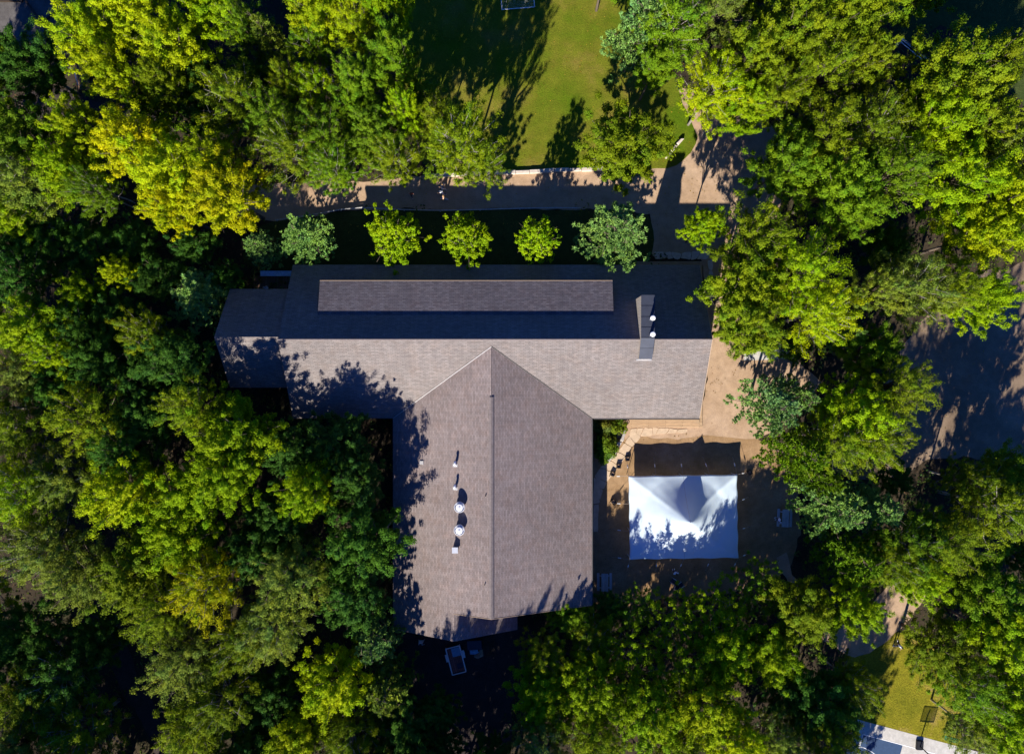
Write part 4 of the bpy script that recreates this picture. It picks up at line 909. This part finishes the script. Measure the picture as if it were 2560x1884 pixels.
for s in range(5):
    c, l = broad_proto(100+s, K=40+s, per=8, leaves=145, lsize=(0.11, 0.22), crad=(0.28, 0.66), rag=0.22+0.03*s); reg('m', c, l, 12.0, s, M['bark'])
for s in range(4):
    c, l = broad_proto(200+s, K=54, per=7, leaves=98, lsize=(0.10, 0.18), crad=(0.3, 0.62), rag=0.3, gap=0.1, name='fine'); reg('f', c, l, 12.5, 20+s, M['bark_pale'] if s % 2 == 0 else M['bark'], 0.2, 1)
for s in range(4):
    c, l = pine_proto(300+s, R=3.8, layers=9+s % 2); reg('p', c, l, 14.0, 40+s, M['bark'], 0.2, 3)
for s in range(3):
    c, l = broad_proto(400+s, K=62, per=5, leaves=64, lsize=(0.12, 0.24), crad=(0.18, 0.36), R=2.4, cz=6.0, rup=4.8, rdn=3.8, rag=0.2, name='small'); reg('s', c, l, 8.5, 60+s, M['bark'], 0.12)
for s in range(2):
    c, l = broad_proto(500+s, K=40, per=5, leaves=46, lsize=(0.14, 0.26), crad=(0.25, 0.5), rag=0.3, gap=0.2, name='sparse'); reg('g', c, l, 12.0, 80+s, M['bark'], 0.16, 1)
PR = {'g': (4.7, 14.8), 'm': (4.7, 14.8), 'f': (4.7, 14.8), 'p': (3.8, 14.8), 's': (2.45, 10.8)}
COLS = {'Y': ((0.32, 0.42, 0.003), 'bright yellow green'), 'L': ((0.225, 0.355, 0.003), 'lime green'), 'G': ((0.135, 0.245, 0.008), 'mid green'), 'O': ((0.175, 0.250, 0.006), 'olive green'),
        'P': ((0.185, 0.255, 0.03), 'pale grey green'), 'A': ((0.38, 0.42, 0.002), 'gold tinged'), 'B': ((0.20, 0.35, 0.085), 'blue green'), 'D': ((0.055, 0.15, 0.016), 'dark green')}  # 'D' leaves carry the shade of the lower trees in their colour
# x, y, radius in the 2245-px survey, colour, kind, height
TREES = [
(300,20,85,'Y','m',17),(205,85,72,'Y','m',16),(385,110,80,'Y','m',16),(470,20,72,'L','m',16),(265,175,62,'Y','m',15),(375,195,50,'O','m',15),(605,105,48,'P','p',14),(540,65,52,'G','f',14),(700,30,72,'Y','m',17),(785,60,62,'Y','f',16),
(850,15,55,'L','m',20),(865,140,58,'G','m',19),(790,185,52,'G','m',18),(75,145,78,'D','m',13),(5,110,38,'G','m',15),(640,190,45,'O','f',14),(520,225,78,'O','f',16),(610,265,66,'G','f',15),(700,205,52,'L','f',14),(455,185,46,'D','m',11),
(330,245,45,'G','p',11),(185,290,62,'Y','m',15),(305,325,82,'A','m',16),(395,385,82,'Y','m',17),(500,430,82,'A','m',17),(475,345,62,'Y','f',16),(385,465,52,'A','m',15),(55,300,76,'G','m',14),(55,405,84,'P','f',15),(155,375,62,'L','m',15),(215,420,52,'G','f',14),
(20,465,60,'L','m',14),(640,330,76,'O','f',16),(715,300,66,'G','f',15),(735,370,56,'G','f',14),(830,300,66,'G','m',15),(865,350,56,'O','f',14),(890,250,40,'L','m',17),(1010,320,80,'O','f',19),(955,265,52,'O','f',13),(1060,360,52,'O','f',15),(780,240,50,'G','m',14),
(865,517,52,'L','s',11),(1022,521,46,'L','s',10.6),(1179,525,40,'L','s',10.2),(1345,517,86,'B','p',12),(672,525,66,'B','p',9),(573,543,40,'B','p',8),(1366,322,90,'O','m',13),
(1395,80,72,'B','p',18),(1475,60,85,'G','f',18),(1560,35,75,'P','f',18),(1440,10,60,'G','m',17),(1435,150,45,'G','m',14),(1560,200,72,'Y','f',16),(1625,235,58,'L','m',15),(1640,130,78,'O','m',17),(1730,70,88,'O','m',18),(1850,55,82,'O','m',18),(1800,170,82,'O','f',17),(1885,150,60,'O','m',17),
(1700,215,68,'O','f',16),(2080,190,112,'O','m',19),(2160,150,60,'O','m',16),(2030,280,78,'L','m',18),(2140,290,75,'O','m',17),(2215,325,72,'P','f',16),(1800,300,84,'O','f',17),(1905,290,80,'O','f',17),(1715,370,70,'G','m',16),(1825,415,86,'G','m',17),(1945,390,84,'G','f',17),
(2080,400,90,'L','m',17),(2200,450,86,'Y','m',17),(2135,520,76,'Y','m',16),(1860,470,60,'G','m',15),(1540,500,44,'L','m',12),(1650,530,88,'O','f',16),(1628,640,86,'O','m',16),(1745,600,90,'L','f',17),(1790,690,78,'Y','f',17),(1638,712,72,'O','m',16),
(1990,630,80,'P','f',16),(1915,640,52,'P','f',16),(2140,655,62,'L','m',15),(2070,640,55,'O','f',16),(1840,735,38,'B','p',12),(1900,770,62,'G','m',13),(1685,890,72,'B','p',14),(1735,870,50,'B','p',13),(1865,905,78,'L','m',17),(1952,850,72,'O','f',17),
(1825,965,76,'O','f',16),(1740,995,64,'G','p',15),(1905,960,72,'O','f',15),(1790,1050,46,'G','p',12),(1820,1110,76,'B','p',13),(1905,1110,60,'B','p',12),(2120,1052,56,'O','f',12),(2210,1060,70,'G','m',13),(2180,1110,84,'O','f',16),(2060,1185,76,'O','f',15),
(1985,1190,76,'G','f',14),(1860,1220,76,'G','p',13),(2002,1258,60,'L','m',14),(1866,1330,60,'L','m',13),(1940,1230,60,'O','f',14),(2160,1300,90,'G','m',13),(2200,1400,86,'L','m',15),(2060,1420,84,'O','f',12),(2120,1500,76,'G','f',14),(2215,1570,86,'L','m',16),(2130,1600,54,'P','f',12),
(1755,1340,78,'O','m',11),(1655,1280,72,'G','g',7.5),(1570,1340,68,'L','g',8.5),(1480,1350,74,'L','g',8.5),(1395,1335,56,'G','g',7),(1300,1400,60,'O','f',7.5),(1190,1430,56,'O','f',9),(1385,1420,72,'L','g',9),(1480,1455,72,'L','g',10.5),(1595,1430,74,'L','m',11),(1690,1430,66,'L','m',11),
(1195,1520,74,'L','m',10),(1300,1510,74,'L','m',12),(1420,1560,76,'L','m',14),(1540,1540,76,'Y','m',14),(1185,1620,66,'P','f',12),(1300,1620,66,'O','f',14),(1600,1620,74,'Y','m',15),(1490,1640,66,'O','f',14),(1700,1620,66,'P','f',13),(1800,1540,80,'D','m',13),
(1868,1500,52,'O','f',13),(1812,1600,60,'O','f',15),(1730,1520,66,'D','m',10),(30,610,76,'D','f',13),(90,720,76,'L','m',14),(190,645,42,'L','m',11),(272,600,38,'Y','m',10),(175,715,52,'D','f',12),(325,735,56,'O','f',12),(445,650,80,'B','p',9),(225,790,66,'D','m',12),(55,820,70,'P','f',13),
(130,770,56,'L','f',13),(300,830,76,'D','m',10),(395,790,70,'D','m',13.5),(430,890,66,'O','f',16),(340,905,76,'D','m',11),(205,920,84,'O','f',14),(40,940,76,'O','f',14),(525,955,84,'L','m',15.5),(55,1080,82,'L','f',15),(275,985,66,'D','f',13),(150,1050,76,'P','f',13),
(285,1080,84,'Y','m',15),(420,1085,76,'L','m',14),(500,1040,72,'L','m',16),(640,985,62,'D','m',11),(735,975,74,'D','m',11),(680,1075,62,'L','m',16),(785,1050,60,'D','m',12.5),(800,1185,88,'D','m',14),(610,1140,76,'D','m',11),(100,1200,84,'P','f',14),(185,1255,84,'P','f',14),
(300,1250,80,'O','m',14),(400,1170,82,'L','m',14),(460,1275,82,'A','f',15),(365,1340,72,'O','f',14),(560,1210,66,'D','m',12),(650,1270,84,'P','f',16),(600,1370,76,'P','f',15),(780,1310,72,'D','m',13.5),(830,1395,56,'B','p',13),(740,1490,76,'Y','m',14),(540,1400,66,'O','f',14),
(410,1440,84,'P','f',14),(490,1530,82,'O','f',14),(600,1520,66,'D','m',10),(655,1610,66,'Y','m',13),(430,1590,76,'O','f',14),(560,1640,60,'D','m',11),(850,1500,70,'P','p',12),(890,1600,76,'D','m',10),(960,1560,50,'D','m',8),(770,1610,66,'O','f',13),(50,1395,84,'D','m',10),
(140,1480,84,'D','f',11),(60,1530,84,'O','f',12),(180,1600,84,'O','f',12),(50,1630,70,'P','f',12),(215,1400,60,'D','m',8),(100,540,76,'D','m',9),(200,540,66,'D','m',8),(20,540,60,'D','m',10),(350,610,60,'D','m',8),(250,690,60,'D','m',9),(300,530,50,'D','m',7),(130,850,60,'D','m',11),
(690,110,50,'G','f',13),(450,270,52,'D','m',10),(560,170,45,'D','m',10),(960,1640,56,'D','m',9),(1080,1650,46,'D','m',8),(1960,1050,40,'D','m',5),(1250,1350,44,'G','m',7),(1940,540,50,'D','m',9),(2240,1220,40,'D','m',10),(1740,760,36,'D','m',6),
(500,610,36,'D','m',7),(430,540,45,'D','m',8),(1335,1330,36,'D','m',5),
# beyond the lower and left edges, where their shade falls into the picture
(60,1760,90,'O','f',17),(210,1770,85,'O','m',18),(480,1745,84,'O','m',15),(620,1750,84,'P','f',15),(780,1740,84,'O','m',15),(930,1740,80,'D','m',18),(1060,1760,80,'O','m',18),(1200,1750,80,'L','m',12),(1360,1750,84,'O','m',12),(1520,1750,80,'O','f',12),(1660,1740,80,'L','m',12),(1790,1730,76,'O','m',19),(-70,700,80,'O','m',14),(-70,900,80,'O','f',15),(-70,1100,80,'L','m',15),(-70,1300,80,'O','f',14),(-70,1500,80,'D','m',17),
(-60,1880,92,'O','m',20),(45,1920,92,'O','m',20),(150,1880,92,'O','m',15),(255,1920,92,'O','m',15),(360,1880,92,'O','m',15),(465,1920,92,'O','m',15),(570,1880,92,'O','m',15),(675,1920,92,'O','m',15),(780,1880,92,'O','m',15),(885,1920,92,'O','m',20),(990,1880,92,'O','m',20),(1095,1920,92,'O','m',20),
(-60,1790,78,'D','m',10.0),(22,1820,78,'D','m',10.0),(104,1790,78,'D','m',10.0),(186,1820,78,'D','m',10.0),(268,1790,78,'D','m',10.0),(350,1820,78,'D','m',10.0),(432,1790,78,'D','m',10.0),(514,1820,78,'D','m',10.0),(596,1790,78,'D','m',10.0),(678,1820,78,'D','m',10.0),(760,1790,78,'D','m',10.0),(842,1820,78,'D','m',10.0),(924,1790,78,'D','m',10.0),(1006,1820,78,'D','m',10.0),(1088,1790,78,'D','m',10.0),
(-60,170,70,'O','m',16),(-150,330,90,'O','m',17),(-130,250,84,'O','m',17),(1840,1800,66,'O','m',15),(1890,1900,66,'O','m',13.5),(1850,1990,60,'O','m',14),(1900,1790,50,'G','f',14),(995,292,50,'G','m',10.5),(930,230,45,'G','m',9),  # last two stand in view, added to fill the shadow on the field
(1890,-60,80,'O','m',17),(2010,-40,76,'G','m',14),(1640,-50,80,'O','m',17),(1330,-75,60,'G','m',15)]
ANCH = [(Q(1500,1130),'the white tent'),(Q(1000,1440),'the utility trailer'),(Q(950,0),'the grass field'),(Q(540,760),'the lodge west end'),(Q(1960,1600),'the basketball hoop'),(Q(2100,880),'the gravel drive'),(Q(1480,330),'the cut stone slabs'),
        (Q(0,0),'the upper left corner'),(Q(2245,0),'the upper right corner'),(Q(0,1652),'the lower left corner'),(Q(2245,1300),'the lower right edge'),(Q(60,760),'the left edge'),(Q(1550,520),'the lodge east end'),(Q(160,180),'the white handrail'),(Q(720,430),'the shaded path west end'),(Q(900,1200),'the rooftop fans'),(Q(2245,520),'the right edge')]
def compass(a, b):
    d = b-a; ang = math.degrees(math.atan2(d.x, d.y)) % 360
    return ['north', 'northeast', 'east', 'southeast', 'south', 'southwest', 'west', 'northwest'][int((ang+22.5)//45) % 8]
KN = {'m': ('maple_tree', 'maple tree'), 'f': ('ash_tree', 'ash tree'), 'p': ('pine_tree', 'pine tree'), 's': ('young_maple', 'young maple'), 'g': ('ash_tree', 'ash tree')}
recs = []; tr_rng = random.Random(5)
for i, (x, y, r, cc, k, hh) in enumerate(TREES):
    zc = hh*(0.62 if k != 'p' else 0.5); c = Q(x, y, zc); s = FOC/(CAM_H-zc); rad = r*OV/s*1.02
    crown, trunk = PROTO[k][i % len(PROTO[k])]
    sx = rad/PR[k][0]; sz = hh/PR[k][1]
    o = thing(KN[k][0], '', 'tree', (c.x, c.y, 0), tr_rng.uniform(0, 6.28)); o.scale = (sx, sx, sz)
    if k == 'p': o.rotation_euler = (0, 0, tr_rng.uniform(0, 6.28))
    base, cn = COLS[cc]; j = [tr_rng.uniform(0.86, 1.14) for _ in range(2)]
    cr_ = bpy.data.objects.new('crown', crown); COL.objects.link(cr_); cr_.parent = o; cr_.color = (base[0]*j[0], base[1]*j[0]*(0.95+0.05*j[1]), base[2]*j[1], 1)
    if cc == 'A':
        cr_.material_slots[0].link = 'OBJECT'; cr_.material_slots[0].material = M['leaf_amber']
    tk = bpy.data.objects.new('trunk', trunk); COL.objects.link(tk); tk.parent = o
    size = 'small' if r < 50 else ('medium' if r < 68 else ('large' if r < 82 else 'very large'))
    near = min(ANCH, key=lambda a: (a[0].xy-c.xy).length)
    recs.append([o, '%s %s %s %s of %s' % (size, cn, KN[k][1], compass(near[0].xy.to_3d(), c.xy.to_3d()), near[1]), c.x, c.y, k, cc])
by = {}
for r in recs: by.setdefault(r[1], []).append(r)
ORD = ['first', 'second', 'third', 'fourth', 'fifth', 'sixth', 'seventh', 'eighth', 'ninth', 'tenth', 'eleventh', 'twelfth']
special = {42: 'round lime green young maple north of the lodge, westernmost of three', 43: 'round lime green young maple north of the lodge, middle of three', 44: 'round lime green young maple north of the lodge, easternmost and smallest',
           45: 'feathery blue green pine over the lodge north eave near the chimney', 46: 'small blue green pine at the lodge north west eave', 48: 'yellow green tree with amber tips between grass field and path'}
for lab, rs in by.items():
    rs.sort(key=lambda r: r[2])
    for n_, r in enumerate(rs):
        l_ = lab if len(rs) == 1 else '%s, %s from left' % (lab, ORD[min(n_, 11)]); r[0]['label'] = l_
        r[0]['group'] = {'m': 'maple trees round the lodge', 'f': 'ash trees in the woods', 'p': 'pine trees round the lodge', 's': 'young maples in a row', 'g': 'ash trees in the woods'}[r[4]]
for i_, l_ in special.items(): recs[i_][0]['label'] = l_

# shrubs in the bed by the lodge corner
def shrub_mesh(seed):
    rng = np.random.default_rng(seed); n = 26; cs = rng.normal(size=(n, 3)); cs /= np.linalg.norm(cs, axis=1, keepdims=True); cs[:, 2] = np.abs(cs[:, 2]); cs = cs*np.array([0.8, 0.8, 0.7])*rng.uniform(0.4, 1, (n, 1))+np.array([0, 0, 0.35])
    per = 60; d = rng.normal(size=(n*per, 3)); d /= np.linalg.norm(d, axis=1, keepdims=True); d[:, 2] = np.abs(d[:, 2])*0.9
    return quad_cloud('shrub_leaves', cs.repeat(per, 0)+d*0.3, d+np.array([0, 0, 0.6])+rng.normal(size=d.shape)*0.4, rng.uniform(0.12, 0.22, n*per), rng.random(n*per), rng.random(n).repeat(per), M['leaf'], 0.6)
SM = [shrub_mesh(s) for s in (1, 2)]
for i, (x, y, s, cc, lab) in enumerate([(1503, 1064, 1.15, (0.17, 0.2, 0.03), 'pale leaved shrub in the corner of the bed by the lodge eave'), (1540, 1060, 1.1, (0.13, 0.19, 0.01), 'green shrub beside the deck at the top of the bed'), (1520, 1090, 1.0, (0.10, 0.13, 0.01), 'olive shrub in the middle of the bed'),
                                    (1506, 1112, 1.15, (0.11, 0.19, 0.01), 'lime green shrub lower in the bed beside the boulders'), (1520, 1122, 0.9, (0.12, 0.2, 0.015), 'low shrub touching the pale grey boulders'), (1508, 1140, 0.8, (0.10, 0.17, 0.01), 'small green shrub at the south tip of the bed')]):
    o = thing('shrub', lab, 'shrub', P(x, y, 0.0), i*1.3, 'shrubs in the bed by the lodge'); o.scale = (s*1.25, s*1.25, s*1.3)
    c_ = bpy.data.objects.new('foliage', SM[i % 2]); COL.objects.link(c_); c_.parent = o; c_.color = (*cc, 1)
    bm = bmesh.new()
    for k in range(5): tube(bm, [(0, 0, -0.05), (0.25*math.cos(k*1.3), 0.25*math.sin(k*1.3), 0.5)], [0.02, 0.008], 5)
    obj('stem', bm, M['bark'], o)
